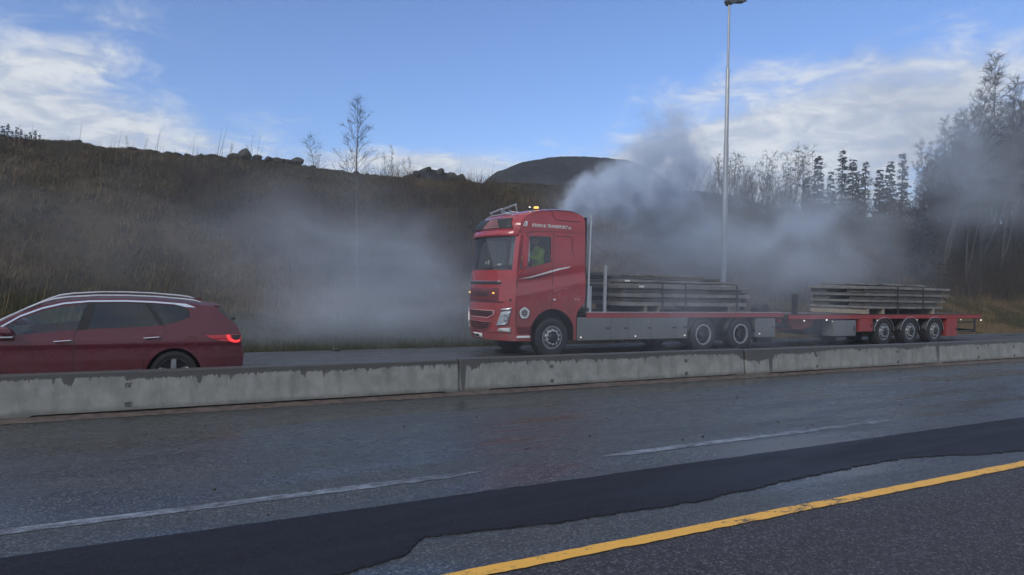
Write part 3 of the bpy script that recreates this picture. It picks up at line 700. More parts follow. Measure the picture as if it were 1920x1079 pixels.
# cabin: dash, seats, lining
MB().box(-1.95, -1.40, CYM-.7, CYM+.7, .70, 1.0, .05).build('dashboard', MATS['interior'], car)
for yy in (CYM-.38, CYM+.38):
    for x in (-.78, .22):
        st = MB().box(x-.42, x+.05, yy-.25, yy+.25, .45, .62, .05).build('seat', MATS['seat_cloth'], car)
        MB().prism([(x-.02, .58), (x+.10, .58), (x+.27, 1.16), (x+.16, 1.19)], 'y', yy-.24, yy+.24).build('backrest', MATS['seat_cloth'], st, bevel=.03)
        MB().box(x+.17, x+.27, yy-.13, yy+.13, 1.20, 1.38, .035).build('headrest', MATS['seat_cloth'], st)
MB().box(.75, 1.5, CYM-.7, CYM+.7, .5, 1.0, .04).build('luggage_cover', MATS['interior'], car)
MB().box(-2.0, 1.0, CYM-.8, CYM+.8, .34, .40).build('floor', MATS['interior'], car)
# ------------------------------------------------------------------ the red lorry
TY0, TY1 = 15.90, 18.40; TYM = 17.15; THW = 1.25
lorry = thing('lorry', (10.0, TYM, FAR), 'red flatbed lorry with high sleeper cab carrying concrete slabs', 'lorry')
def X0(z): return float(np.interp(z, [.40, .60, 1.0, 1.5, 2.0, 2.28, 2.8, 3.24, 3.45, 3.60, 3.70, 3.80, 3.90, 3.96], [8.46, 8.41, 8.39, 8.39, 8.41, 8.42, 8.46, 8.51, 8.55, 8.62, 8.76, 9.0, 9.4, 9.85]))
def ED(z): return float(np.interp(z, [3.24, 3.66, 3.84, 3.96], [1., .80, .35, 0.]))
def FXF(u, z): return X0(z)+(.36*u*u+.12*abs(u)**6)*ED(z)
EDGE = .48
def fmap_front(off=0.):
    return lambda y, z: (FXF((y-TYM)/THW, z)-off, y, z)
def front_patch(poly, off, m, name, holes=(), parent=lorry, thick=.02):
    o = panel(poly, holes, fmap_front(off), list(np.arange(TY0, TY1, .1)), list(np.arange(.4, 4, .12))).build(name, MATS[m], parent, smooth=True, angle=50)
    md = o.modifiers.new('solid', 'SOLIDIFY'); md.thickness = thick; md.offset = 0
    return o
def rect(a, b, c, d): return [(a, c), (b, c), (b, d), (a, d)]
zs = [.42, .5, .6, .75, .9, 1.05, 1.2, 1.35, 1.5, 1.65, 1.8, 2.0, 2.14, 2.28]
us = np.linspace(-1, 1, 33)
def front_strip(zs, us, name, m, off=0.):
    return MB().grid(lambda z, u: (FXF(u, z)-off, TYM+u*THW, z), zs, us).build(name, MATS[m], lorry, smooth=True, angle=60)
front_strip(zs, us, 'cab_front', 'truck_red')
front_strip([2.28, 2.5, 2.7, 2.9, 3.1, 3.24], np.linspace(-.93, .93, 25), 'windscreen', 'glass_cab')
for sg in (-1, 1): front_strip([2.28, 2.5, 2.7, 2.9, 3.1, 3.24], np.linspace(.93, 1., 5)*sg, 'windscreen_pillar', 'truck_red')
# roof: front slope and flat top, edges rolled over at the sides
rz = [(X0(z), z) for z in (3.24, 3.32, 3.45, 3.55, 3.66, 3.74, 3.80, 3.86, 3.90, 3.94, 3.96)]+[(10.1, 3.985), (10.5, 3.985), (10.62, 3.975), (10.8, 3.93)]
MB().grid(lambda i, u: (rz[i][0]+(.36*u*u+.12*abs(u)**6)*ED(rz[i][1]), TYM+u*(THW-.015), rz[i][1]-.05*abs(u)**8*(rz[i][1] > 3.6)), range(len(rz)), us).build('cab_roof', MATS['truck_red'], lorry, smooth=True, angle=50)
# sides
AX, AZ, AR = 10.03, .52, .72
front_edge = [(X0(z)+EDGE, z) for z in zs]+[(X0(z)+EDGE*ED(z), z) for z in (2.5, 2.8, 3.1, 3.24, 3.34, 3.45, 3.55, 3.64)]
roofl = [(9.18, 3.74), (9.40, 3.84), (9.62, 3.89), (9.85, 3.905), (10.2, 3.93), (10.5, 3.93), (10.80, 3.88)]
rear = [(10.96, 3.82), (11.02, 3.70), (11.05, 2.6), (11.08, 1.52), (11.0, 1.36), (10.86, 1.25), (10.80, 1.12), (10.80, .42), (10.70, .42)]
archp = [(AX+AR*math.cos(a), AZ+AR*math.sin(a)*1.04) for a in np.linspace(.05, math.pi*.97, 26)]
archp = [p for p in archp if p[0] < 10.70]
outer = front_edge+roofl+rear+[(10.70, .75)]+archp+[(9.36, .42)]
win = [(8.99, 2.30), (9.02, 2.62), (9.09, 2.98), (9.17, 3.13), (9.30, 3.19), (9.90, 3.20), (9.925, 3.17), (9.93, 2.52)]
cut = list(np.arange(9.0, 11, .25)), [.7, 1.0, 1.3, 1.6, 1.72, 1.85, 2.0, 2.2, 2.4, 2.8, 3.2, 3.5, 3.7]
def side_off(x, z):                                    # shallow creases of the door skin
    b = .018*math.exp(-((z-(1.62+.18*(x-9)))/.07)**2)-.02*math.exp(-((z-(1.95+.16*(x-9)))/.10)**2)
    k = .05*max(0., (z-3.5)/.45)**2
    return b-k
for sg in (-1, 1):
    fm = lambda u, v, sg=sg: (u, TYM+sg*(THW+side_off(u, v)), v)
    panel(outer, [win], fm, list(np.arange(8.9, 11.1, .1)), list(np.arange(.5, 3.95, .08))).build('cab_side', MATS['truck_red'], lorry, smooth=True, angle=50)
    panel(win, [], lambda u, v, sg=sg: (u, TYM+sg*(THW-.012), v)).build('side_window', MATS['glass_cab'], lorry)
    def sline(pts, wd, name, m, dy=.004, sg=sg, par=None):
        mm = MB(); vs = []
        for i, (x, z) in enumerate(pts):
            a = pts[min(i+1, len(pts)-1)]; b = pts[max(i-1, 0)]; dx, dz = a[0]-b[0], a[1]-b[1]; l = math.hypot(dx, dz) or 1
            k = wd[i] if hasattr(wd, '__len__') else wd
            for q in (-k, k): vs.append((x-dz/l*q, TYM+sg*(THW+side_off(x, z)+dy), z+dx/l*q))
        mm.add(vs, [(2*i, 2*i+1, 2*i+3, 2*i+2) for i in range(len(pts)-1)])
        return mm.build(name, MATS[m], par or lorry, solid=.004)
    seam = [(8.905, .80), (8.90, 1.3), (8.912, 2.0), (8.925, 2.28), (8.99, 2.8), (9.12, 3.16), (9.24, 3.28), (9.50, 3.33), (9.92, 3.345), (10.02, 3.34)]
    sline(seam, .007, 'door_seam', 'black_plastic')
    sline([(10.0, 3.34), (10.0, 2.4), (10.0, 1.45), (9.99, 1.32)], .005, 'door_seam', 'black_plastic')
    sline([(10.02, 3.345), (10.55, 3.35), (11.03, 3.355)], .006, 'roof_seam', 'truck_red_trim')
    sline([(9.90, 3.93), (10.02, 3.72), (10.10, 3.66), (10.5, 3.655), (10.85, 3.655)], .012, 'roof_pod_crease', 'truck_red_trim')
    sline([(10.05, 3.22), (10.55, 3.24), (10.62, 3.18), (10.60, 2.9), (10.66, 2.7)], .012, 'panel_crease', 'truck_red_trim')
    sline([(8.98, 2.05), (9.3, 2.10), (9.9, 2.26), (10.2, 2.34), (10.5, 2.40), (10.58, 2.43)], [.002, .014, .022, .024, .014, .002], 'side_stripe', 'white_paint')
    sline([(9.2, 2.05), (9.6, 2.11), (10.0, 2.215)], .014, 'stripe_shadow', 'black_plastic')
    sline([(9.36, .80), (9.36, .60), (9.36, .42)], .012, 'step_edge', 'truck_red_trim')
    # entry steps below the door: dark recess and pale tread
    MB().box(8.93, 9.34, *sorted((TYM+sg*(THW-.10), TYM+sg*(THW+.004))), .60, .80, .01).build('step_recess', MATS['truck_red_trim'], lorry)
    MB().box(8.93, 9.33, *sorted((TYM+sg*(THW-.05), TYM+sg*(THW+.02))), .50, .56, .01).build('step_tread', MATS['white_paint'], lorry)
    # wheel housing of the cab
    m = MB(); aa = np.linspace(-.15, math.pi+.1, 24); ys2 = [TYM+sg*(THW-.55), TYM+sg*(THW-.01)]
    m.grid(lambda a, y: (AX+(AR+.0)*math.cos(a), y, AZ+AR*math.sin(a)*1.04), aa, ys2); m.add([(AX+AR*math.cos(a), ys2[0], AZ+AR*math.sin(a)*1.04) for a in aa], [tuple(range(24))])
    m.build('wheel_housing', MATS['black_plastic'], lorry, fixn=False)
    # mirrors on their arm in front of the window
    MB().tube([(9.02, TYM+sg*(THW+.2), 3.05), (9.06, TYM+sg*(THW+.10), 3.17), (9.18, TYM+sg*(THW), 3.19)], .03, 8).build('mirror_arm', MATS['truck_red'], lorry, smooth=True)
    mi = MB().tube([(8.94, TYM+sg*(THW+.0), 2.12), (9.0, TYM+sg*(THW+.16), 2.30), (9.01, TYM+sg*(THW+.20), 2.42)], .026, 8).build('mirror_arm', MATS['truck_red'], lorry, smooth=True)
    MB().prism([(8.98, 2.34), (9.05, 2.38), (9.08, 2.75), (9.09, 3.06), (9.06, 3.14), (9.00, 3.13), (8.96, 2.8)], 'y', *sorted((TYM+sg*(THW+.14), TYM+sg*(THW+.30)))).build('mirror_housing', MATS['truck_red'], mi, bevel=.012)
    MB().box(9.082, 9.100, *sorted((TYM+sg*(THW+.16), TYM+sg*(THW+.28))), 2.5, 3.05).build('mirror_glass', MATS['chrome'], mi)
    wheel(lorry, 10.03, TYM+sg*(THW-.17), .50, .52, .32, .305, sg, 'truck_front')
    for wx in (15.49, 17.08):
        wheel(lorry, wx, TYM+sg*(THW-.17), .50, .52, .34, .30, sg, 'truck_drive')
        m = MB(); aa = np.linspace(.12, math.pi-.12, 16)
        m.grid(lambda a, y: (wx+.62*math.cos(a), y, .50+.60*math.sin(a)), aa, [TYM+sg*(THW-.42), TYM+sg*(THW-.0)])
        m.build('mudguard', MATS['black_plastic'], lorry, solid=.02, smooth=True)
    # rear air deflector edge of the cab, exhaust stack, stake
    MB().box(11.06, 11.10, *sorted((TYM+sg*(THW-.30), TYM+sg*(THW-.02))), 1.5, 3.80, .01).build('rear_edge', MATS['black_plastic'], lorry)
# lettering and marks on the near side
ny = TY0-.004
def nside(x, z, d=.0): return (x, TYM-(THW+side_off(x, z)+.006+d), z)
textmesh('lettering', 'KRAN & TRANSPORT', .128, MATS['white_paint'], lorry, (9.32, TYM-THW+.012, 3.435), (1, 0, 0), (0, 0, 1), shear=.1, thick=.05, font_scale=.92)
textmesh('lettering', 'AS', .085, MATS['white_paint'], lorry, (10.46, TYM-THW+.012, 3.435), (1, 0, 0), (0, 0, 1), shear=.1, thick=.05)
# round five-petalled emblem
em = MB(); n_ = 30; ec = (9.14, 1.16)
def ering(r0, r1, dy, mb):
    vs = []
    for r in (r0, r1):
        for k in range(n_):
            a = math.pi/2+2*math.pi*k/n_; rr = r*(1+.045*math.cos(5*(a-math.pi/2))); vs.append((ec[0]+rr*math.cos(a), TYM-(THW+.022+dy), ec[1]+rr*math.sin(a)))
    mb.add(vs, [(k, (k+1) % n_, n_+(k+1) % n_, n_+k) for k in range(n_)])
mb1 = MB(); ering(.001, .148, .002, mb1); eo = mb1.build('emblem', MATS['white_paint'], lorry)
mb2 = MB(); ering(.150, .164, .001, mb2)
for k in range(5):
    a0 = math.pi/2+2*math.pi*k/5
    def pe(r, a): return (ec[0]+r*math.cos(a0+a), TYM-(THW+.028), ec[1]+r*math.sin(a0+a))
    for pts in ([pe(.02, 0), pe(.055, .42), pe(.095, .30), pe(.11, .10)], [pe(.02, 0), pe(.055, -.42), pe(.095, -.30), pe(.11, -.10)], [pe(.03, 0), pe(.075, 0)], [pe(.085, .55), pe(.10, .63), pe(.085, .70)]):
        mb2.tube(pts, .0085, 4)
mb2.build('emblem_petals', MATS['black_plastic'], eo)
# small script and marker lamp behind the door
mb = MB()
for k, (a, b) in enumerate((((10.04, 1.73), (10.12, 1.79)), ((10.12, 1.79), (10.14, 1.72)), ((10.19, 1.74), (10.20, 1.83)), ((10.24, 1.75), (10.25, 1.84)), ((10.30, 1.80), (10.48, 1.83)))):
    mb.tube([nside(*a), nside(*b)], .005, 4)
mb.build('door_script', MATS['sign_pink'], lorry)
MB().box(10.03, 10.10, TY0-.03, TY0, 1.50, 1.54).build('side_marker', MATS['white_paint'], lorry)
MB().box(10.74, 10.78, TY0-.012, TY0, 1.50, 1.56).box(10.84, 10.88, TY0-.012, TY0, 1.50, 1.56).build('door_hinge', MATS['sign_pink'], lorry)
# front: trim bar, grille, lamps, plate
front_patch(rect(TYM-.92, TYM+.80, 1.965, 1.985), .03, 'chrome', 'front_trim_bar'); front_patch(rect(TYM-.92, TYM+.80, 1.90, 1.955), .012, 'black_plastic', 'front_trim_recess')
front_patch(rect(TYM-.86, TYM+.78, 1.46, 1.80), .006, 'truck_red_trim', 'upper_grille')
front_patch(rect(TYM-.52, TYM+.52, 1.58, 1.70), .014, 'black_plastic', 'grille_opening')
mb = MB()
for k in range(7):
    y = TYM-.45+k*.15; mb.box(FXF((y-TYM)/THW, 1.64)-.035, FXF((y-TYM)/THW, 1.64)-.01, y-.03, y+.03, 1.60, 1.68)
mb.build('nameplate', MATS['truck_red_trim'], lorry)
for y in (TYM-.72, TYM+.70): MB().box(FXF((y-TYM)/THW, 1.66)-.05, FXF((y-TYM)/THW, 1.66), y-.02, y+.02, 1.65, 1.68, .005).build('marker_lamp', MATS['lamp_amber'], lorry)
front_patch([(TYM-1.0, 1.42), (TYM+1.0, 1.42), (TYM+1.0, 1.445), (TYM-1.0, 1.445)], .004, 'black_plastic', 'grille_seam')
go = [(TYM-.76, 1.21), (TYM+.76, 1.21), (TYM+.76, 1.10), (TYM+.56, 1.0), (TYM-.56, 1.0), (TYM-.76, 1.10)]
gi = [(TYM+(y-TYM)*.955, 1.11+(z-1.11)*.82) for y, z in go]
front_patch(go, .02, 'sign_pink', 'grille_frame', [gi]); front_patch(gi, .004, 'black_plastic', 'grille_mesh')
for z in (1.05, 1.10, 1.15): front_patch(rect(TYM-.60, TYM+.60, z-.009, z+.009), .018, 'truck_red_trim', 'grille_slat')
lo = [(TYM-.66, .90), (TYM+.66, .90), (TYM+.56, .72), (TYM+.30, .64), (TYM-.30, .64), (TYM-.56, .72)]
li = [(TYM+(y-TYM)*.94, .785+(z-.785)*.84) for y, z in lo]
front_patch(lo, .02, 'truck_red', 'lower_grille', [li]); front_patch(li, .003, 'black_plastic', 'lower_grille_opening')
for z in (.70, .765, .83): front_patch(rect(TYM-.5+.1*(z < .72), TYM+.5-.1*(z < .72), z-.012, z+.012), .02, 'truck_red_trim', 'lower_grille_slat')
front_patch(rect(TYM-.015, TYM+.015, .66, .89), .024, 'truck_red_trim', 'lower_grille_post')
for sg in (-1, 1):
    f = lambda y, z: (TYM+sg*y, z)
    hl = [f(.86, .82), f(1.12, .87), f(1.20, 1.22), f(.98, 1.18)]
    ho = front_patch(hl, .03, 'lens_clear', 'headlight', thick=.04)
    front_patch([f(.83, .80), f(1.13, .86), f(1.13, .885), f(.86, .83)], .055, 'chrome', 'headlight_trim', parent=ho)
    front_patch([f(.95, 1.20), f(1.22, 1.25), f(1.22, 1.30), f(.99, 1.25)], .05, 'chrome', 'headlight_brow', parent=ho)
    for z in (.98, 1.10): MB().lathe([(.05, -.02), (.045, -.05), (.001, -.055)], (FXF(1.06*sg/THW, z)+.01, TYM+sg*1.075, z), 14, 'x').build('headlight_bulb', MATS['chrome'], ho, smooth=True)
    front_patch([f(.86, .67), f(1.18, .66), f(1.19, .77), f(.92, .745)], .03, 'frost_lens', 'fog_lamp')
front_patch(rect(TYM-1.2, TYM+1.2, .615, .63), .008, 'truck_red_trim', 'bumper_seam')
pl = front_patch(rect(TYM-.27, TYM+.25, .46, .575), .03, 'white_paint', 'number_plate', thick=.01)
textmesh('plate_text', 'RA 75121', .095, MATS['black_plastic'], lorry, (FXF(0, .5)-.05, TYM+.22, .482), (0, -1, 0), (0, 0, 1), thick=.02, font_scale=.92)
# windscreen: wiper trim, visor, roof sign, side panel window
vz = [3.20, 3.25, 3.32, 3.36]
MB().grid(lambda i, u: (FXF(u, 3.24)-(.10, .10, .06, .0)[i]*(1-.5*u**4), TYM+u*THW*.985, (3.17, 3.23, 3.31, 3.36)[i]), range(4), np.linspace(-1, 1, 21)).build('sun_visor', MATS['truck_red'], lorry, smooth=True, solid=.02)
front_patch([(TYM-1.10, 3.385), (TYM+1.08, 3.385), (TYM+.96, 3.655), (TYM-.98, 3.655)], .012, 'black_plastic', 'roof_sign_panel')
rng = random.Random(3); mb = MB()
for row in range(5):
    for k in range(9-row):
        y = TYM-.36-(.33-.038*row)+k*.078+(row % 2)*.02; z = 3.41+row*.048
        x = FXF((y-TYM)/THW, z)-.03
        mb.tube([(x, y-.028, z-.012), (x, y-.008, z+.022), (x, y+.012, z-.008), (x, y+.034, z+.018)], .008, 4)
so_ = mb.build('roof_sign_script', MATS['sign_pink'], lorry)
MB().prism([(9.06, 3.44), (9.17, 3.44), (9.19, 3.57), (9.115, 3.57)], 'y', TY0-.012, TY0+.06).build('side_sign', MATS['white_paint'], lorry)
MB().prism([(9.085, 3.45), (9.12, 3.45), (9.13, 3.55), (9.12, 3.555)], 'y', TY0-.016, TY0-.010).build('side_sign_mark', MATS['curtain'], lorry)
# roof light bar, horns, beacon, aerials
for a, b in (((TYM+.50, 3.88), (TYM-.10, 3.95)), ((TYM-.22, 3.93), (TYM-.90, 4.00))):
    (y0, z0), (y1, z1) = a, b
    o = MB().tube([(8.98, y0, z0+.02), (9.02, y1, z1+.03)], .028, 8).build('light_bar', MATS['alu'], lorry, smooth=True)
    for y, z in (a, b): MB().tube([(9.0, y, z+.03), (9.06, y, z-.14)], .014, 6).build('bar_post', MATS['alu'], o)
MB().tube([(9.0, y, 3.66+.16*(1-((y-TYM)/1.0)**4)) for y in np.linspace(TYM-.98, TYM+.98, 17)], .022, 8).build('roof_rail', MATS['alu'], lorry, smooth=True)
for y in (TYM-.25, TYM-.55):
    MB().lathe([(.02, .3), (.025, .12), (.04, .04), (.065, 0.), (.0, .01)], (9.02, y, 3.86), 12, 'x').build('air_horn', MATS['chrome'], lorry, smooth=True)
for i, (x, y) in enumerate(((9.68, TYM-.85), (9.42, TYM-.95))):
    bo = MB().lathe([(.06, 0), (.06, .03), (.05, .04)], (x, y, 3.93), 14, 'z').build('beacon_base', MATS['black_plastic'], lorry)
    if i == 0: MB().box(x-.05, x+.05, y-.05, y+.05, 3.975, 4.025, .008).build('beacon_lens', MATS['lamp_amber'], bo)
    else: MB().lathe([(.03, .02), (.028, .06), (.001, .07)], (x, y, 3.93), 14, 'z').build('beacon_lens', MATS['lamp_white'], bo)
MB().lathe([(.001, -.02), (.10, -.01), (.11, .0), (.10, .01), (.001, .02)], (8.62, TYM+1.12, 3.60), 16, 'x').build('kerb_mirror', MATS['steel_dark'], lorry, smooth=True)
MB().tube([(8.66, TYM+1.08, 3.5), (8.80, TYM+1.0, 3.36)], .012, 6).build('kerb_mirror_arm', MATS['steel_dark'], lorry)
# cab interior
MB().box(8.75, 10.9, TYM-1.18, TYM+1.18, 1.46, 1.52).build('cab_floor', MATS['interior'], lorry)
MB().box(10.88, 10.94, TYM-1.2, TYM+1.2, 1.35, 3.7).build('rear_wall', MATS['interior'], lorry)
MB().box(8.9, 10.9, TYM-1.15, TYM+1.15, 3.30, 3.34).build('headlining', MATS['interior'], lorry)
MB().prism([(8.66, 1.6), (9.15, 1.6), (9.12, 2.26), (8.9, 2.36), (8.68, 2.26)], 'y', TYM-.78, TYM+.78).build('dashboard', MATS['interior'], lorry, bevel=.03)
for y in (TYM-.62, TYM+.62):
    st = MB().box(9.45, 10.0, y-.27, y+.27, 1.75, 2.0, .05).build('seat', MATS['seat_cloth'], lorry)
    MB().prism([(9.92, 1.95), (10.08, 1.95), (10.22, 2.75), (10.10, 2.78)], 'y', y-.26, y+.26).build('backrest', MATS['seat_cloth'], st, bevel=.04)
    MB().box(10.13, 10.23, y-.14, y+.14, 2.78, 2.97, .04).build('headrest', MATS['seat_cloth'], st)
MB().tube([(9.22+.06*math.sin(a), TYM-.62+.23*math.cos(a), 2.32+.21*math.sin(a)) for a in np.linspace(0, 2*math.pi, 25)], .018, 6, cap=False).build('steering_wheel', MATS['black_plastic'], lorry, smooth=True)
cur = MB()
for yy in np.linspace(TYM-1.17, TYM-.80, 8): cur.tube([(9.02+.02*math.sin(yy*60), yy, 3.2), (8.92+.02*math.sin(yy*60), yy, 2.42)], .03, 6)
cur.build('curtain', MATS['curtain'], lorry, smooth=True)
MB().box(8.62, 8.64, TYM-.02, TYM+.05, 2.44, 2.52).box(8.62, 8.64, TYM-.18, TYM-.10, 2.44, 2.55).box(8.64, 8.66, TYM-.85, TYM-.62, 2.40, 2.45).build('dash_papers', MATS['paper'], lorry)
# chassis, deck and body
for sg in (-1, 1):
    MB().box(9.0, 19.0, *sorted((TYM+sg*.38, TYM+sg*.46)), .72, 1.02).build('chassis_rail', MATS['steel_dark'], lorry)
    MB().box(11.16, 19.05, *sorted((TYM+sg*(THW-.07), TYM+sg*(THW+.003))), 1.02, 1.17, .008).build('side_rail', MATS['truck_red'], lorry)
    MB().box(11.12, 18.95, *sorted((TYM+sg*(THW-.05), TYM+sg*(THW+.012))), 1.172, 1.19).build('rail_edge', MATS['alu'], lorry)
    for x0, x1 in ((10.83, 11.98), (11.99, 12.62), (12.63, 13.46), (13.47, 14.42), (14.43, 14.84)):
        b = MB().box(x0, x1, *sorted((TYM+sg*(THW-.55), TYM+sg*(THW+.0))), .40, 1.03, .012).build('side_locker', MATS['alu_box'], lorry)
        MB().box(x1-.16, x1-.13, *sorted((TYM+sg*(THW), TYM+sg*(THW+.012))), .70, .76).box(x1-.09, x1-.05, *sorted((TYM+sg*(THW), TYM+sg*(THW+.012))), .705, .755).build('latch', MATS['black_plastic'], b)
    for x in (10.95, 12.85, 14.72, 17.92): MB().box(x-.014, x+.014, *sorted((TYM+sg*(THW), TYM+sg*(THW+.02))), .48, .505).build('marker_lamp', MATS['lamp_white'], lorry)
    b = MB().box(17.76, 18.66, *sorted((TYM+sg*(THW-.5), TYM+sg*THW)), .38, .99, .012).build('side_locker', MATS['alu_box'], lorry)
    MB().box(18.50, 18.56, *sorted((TYM+sg*(THW), TYM+sg*(THW+.012))), .68, .73).build('latch', MATS['black_plastic'], b)
    MB().box(17.95, 18.64, *sorted((TYM+sg*(THW-.3), TYM+sg*(THW-.1))), .20, .37).build('mudflap', MATS['black_plastic'], lorry)
for k in range(10): MB().box(11.15, 18.95, TYM-1.17+k*.235, TYM-1.17+k*.235+.228, 1.155, 1.178).build('deck_plank', MATS['deck_wood'], lorry)
for x in (10.05, 15.49, 17.08): MB().tube([(x, TYM-1.0, .50), (x, TYM+1.0, .50)], .09, 10).build('axle', MATS['steel_dark'], lorry)
MB().box(14.6, 18.6, TYM-.72, TYM+.72, .34, 1.0).box(11.0, 14.6, TYM-.6, TYM+.6, .42, 1.0).build('shade_filler', MATS['black_plastic'], lorry)  # black boxes added so the space between the wheels looks shaded
MB().box(9.2, 11.0, TYM-.8, TYM+.8, .62, 1.40).build('engine', MATS['steel_dark'], lorry)
MB().tube([(11.19, TYM-1.21, 1.30), (11.21, TYM-1.21, 2.4), (11.25, TYM-1.20, 3.86)], [.035, .03, .026], 8).build('front_pole', MATS['alu'], lorry, smooth=True)
MB().tube([(11.13, TYM-1.10, 1.30), (11.14, TYM-1.10, 2.1)], .022, 8).build('front_pole', MATS['alu'], lorry, smooth=True)
MB().tube([(11.22, TYM+1.20, 1.2), (11.25, TYM+1.20, 3.86)], .03, 8).build('front_pole', MATS['alu'], lorry, smooth=True)
for sg in (-1, 1): MB().box(11.74, 11.82, *sorted((TYM+sg*(THW-.09), TYM+sg*(THW-.02))), 1.19, 2.50, .01).build('stake', MATS['galvanised'], lorry)
MB().box(11.25, 11.32, TYM-1.2, TYM+1.2, 1.18, 1.90).build('headboard', MATS['alu'], lorry)
MB().tube([(11.0, TYM+.2, 1.4), (11.02, TYM+.2, 3.7), (11.12, TYM+.15, 3.98)], .07, 12).build('exhaust_stack', MATS['steel_dark'], lorry, smooth=True)
MB().prism([(18.0, 1.18), (18.5, 1.18), (18.45, 1.44), (18.25, 1.46), (18.05, 1.32)], 'y', TY0+.1, TY0+.5).build('tool_bag', MATS['black_plastic'], lorry, bevel=.04)
MB().box(18.9, 19.02, TYM-.9, TYM+.9, .62, .78).build('rear_crossmember', MATS['steel_dark'], lorry)
for sg in (-1, 1): MB().box(18.98, 19.03, *sorted((TYM+sg*.75, TYM+sg*1.15)), .85, .98).build('tail_lamp', MATS['lens_red'], lorry)

# ------------------------------------------------------------------ the trailer
tr = thing('trailer', (25.0, TYM, FAR-.03), 'red flatbed trailer with three axles and white mudguard rims behind the lorry', 'trailer')
for sg in (-1, 1):
    MB().box(19.35, 30.80, *sorted((TYM+sg*(THW-.07), TYM+sg*(THW+.003))), .98, 1.13, .008).build('side_rail', MATS['trailer_red'], tr)
    MB().box(19.35, 30.85, *sorted((TYM+sg*(THW-.05), TYM+sg*(THW+.012))), 1.132, 1.155).build('rail_edge', MATS['steel_dark'], tr)
    MB().box(20.0, 30.5, *sorted((TYM+sg*.42, TYM+sg*.52)), .62, .96).build('chassis_rail', MATS['steel_dark'], tr)
    wy = TYM+sg*(THW-.17)
    for wx in (24.43, 26.03, 27.62):
        wheel(tr, wx, wy, .50, .50, .34, .30, sg, 'trailer')
        aa = np.linspace(.10, math.pi-.10, 20); m = MB()
        m.grid(lambda a, y: (wx+.60*math.cos(a), y, .47+.57*math.sin(a)), aa, [TYM+sg*(THW-.42), TYM+sg*(THW+.0)])
        g_ = m.build('mudguard', MATS['black_plastic'], tr, solid=.015, smooth=True)
        MB().tube([(wx+.60*math.cos(a), TYM+sg*(THW+.012), .47+.57*math.sin(a)) for a in aa], .009, 6).build('mudguard_rim', MATS['alu'], g_, smooth=True)
    b = MB().box(21.62, 22.80, *sorted((TYM+sg*(THW-.5), TYM+sg*THW)), .38, .93, .012).build('side_locker', MATS['alu_box'], tr)
    MB().box(22.68, 22.73, *sorted((TYM+sg*(THW), TYM+sg*(THW+.012))), .56, .72).build('latch', MATS['black_plastic'], b)
    b = MB().box(23.02, 23.76, *sorted((TYM+sg*(THW-.4), TYM+sg*(THW+.004))), .52, .975, .01).build('red_locker', MATS['trailer_red'], tr)
    MB().box(23.64, 23.70, *sorted((TYM+sg*(THW), TYM+sg*(THW+.016))), .68, .78).build('latch', MATS['black_plastic'], b)
    b = MB().box(28.45, 29.16, *sorted((TYM+sg*(THW-.4), TYM+sg*(THW+.004))), .28, .975, .01).build('red_locker', MATS['trailer_red'], tr)
    MB().box(29.04, 29.10, *sorted((TYM+sg*(THW), TYM+sg*(THW+.016))), .52, .60).build('latch', MATS['black_plastic'], b)
    m = MB().box(29.2, 30.6, *sorted((TYM+sg*(THW-.08), TYM+sg*(THW-.04))), .44, .50).box(29.2, 30.6, *sorted((TYM+sg*(THW-.08), TYM+sg*(THW-.04))), .78, .84).box(30.5, 30.56, *sorted((TYM+sg*(THW-.08), TYM+sg*(THW-.04))), .44, .95)
    m.build('side_guard', MATS['steel_dark'], tr)
    for x, z, q in ((20.05, .93, .02), (21.20, .95, .024), (21.50, .90, .010), (24.0, .93, .011), (26.45, .93, .011), (29.4, .93, .013), (30.86, .90, .026)):
        MB().box(x-q, x+q, *sorted((TYM+sg*(THW), TYM+sg*(THW+.025))), z-q, z+q, .004).build('marker_lamp', MATS['lamp_white'], tr)
    MB().box(19.66, 19.80, *sorted((TYM+sg*(THW-.2), TYM+sg*(THW-.05))), 1.15, 1.82, .01).build('stake', MATS['steel_dark'], tr)
for k in range(10): MB().box(19.4, 30.75, TYM-1.17+k*.235, TYM-1.17+k*.235+.228, 1.115, 1.138).build('deck_plank', MATS['deck_wood'], tr)
MB().box(30.80, 30.86, TYM-1.24, TYM+1.24, .95, 1.13).build('rear_beam', MATS['trailer_red'], tr)
MB().box(30.62, 30.72, TYM-1.1, TYM+1.1, .40, .52).build('underrun_bar', MATS['steel_dark'], tr)
for sg in (-1, 1): MB().box(30.86, 30.90, *sorted((TYM+sg*.75, TYM+sg*1.15)), .98, 1.09).build('tail_lamp', MATS['lens_red'], tr)
for x in (24.43, 26.03, 27.62): MB().tube([(x, TYM-1.0, .47), (x, TYM+1.0, .47)], .09, 10).build('axle', MATS['steel_dark'], tr)
MB().prism([(19.9, .96), (21.3, .96), (21.2, .72), (20.6, .58), (20.2, .62)], 'y', TYM-.7, TYM-.35).build('turntable_bracket', MATS['trailer_red'], tr)
MB().tube([(18.6, TYM, .58), (20.4, TYM-.35, .60)], .06, 8).tube([(18.6, TYM, .58), (20.4, TYM+.35, .60)], .06, 8).box(18.62, 18.95, TYM-.12, TYM+.12, .50, .66).build('drawbar', MATS['trailer_red'], tr)
mb = MB(); rng = random.Random(8)
for k in range(5):
    y = TYM-.3+k*.12; mb.tube([(18.95, y, .95), (19.2, y-.05, .72+.05*rng.random()), (19.5, y, .60), (19.9, y+.02, .80), (20.2, y, .95)], .018, 6)
mb.build('air_hoses', MATS['black_plastic'], tr, smooth=True)
MB().box(21.0, 30.2, TYM-.62, TYM+.62, .40, .95).build('trailer_shade_filler', MATS['black_plastic'], tr)  # black box added to stand in for the shade under the bed
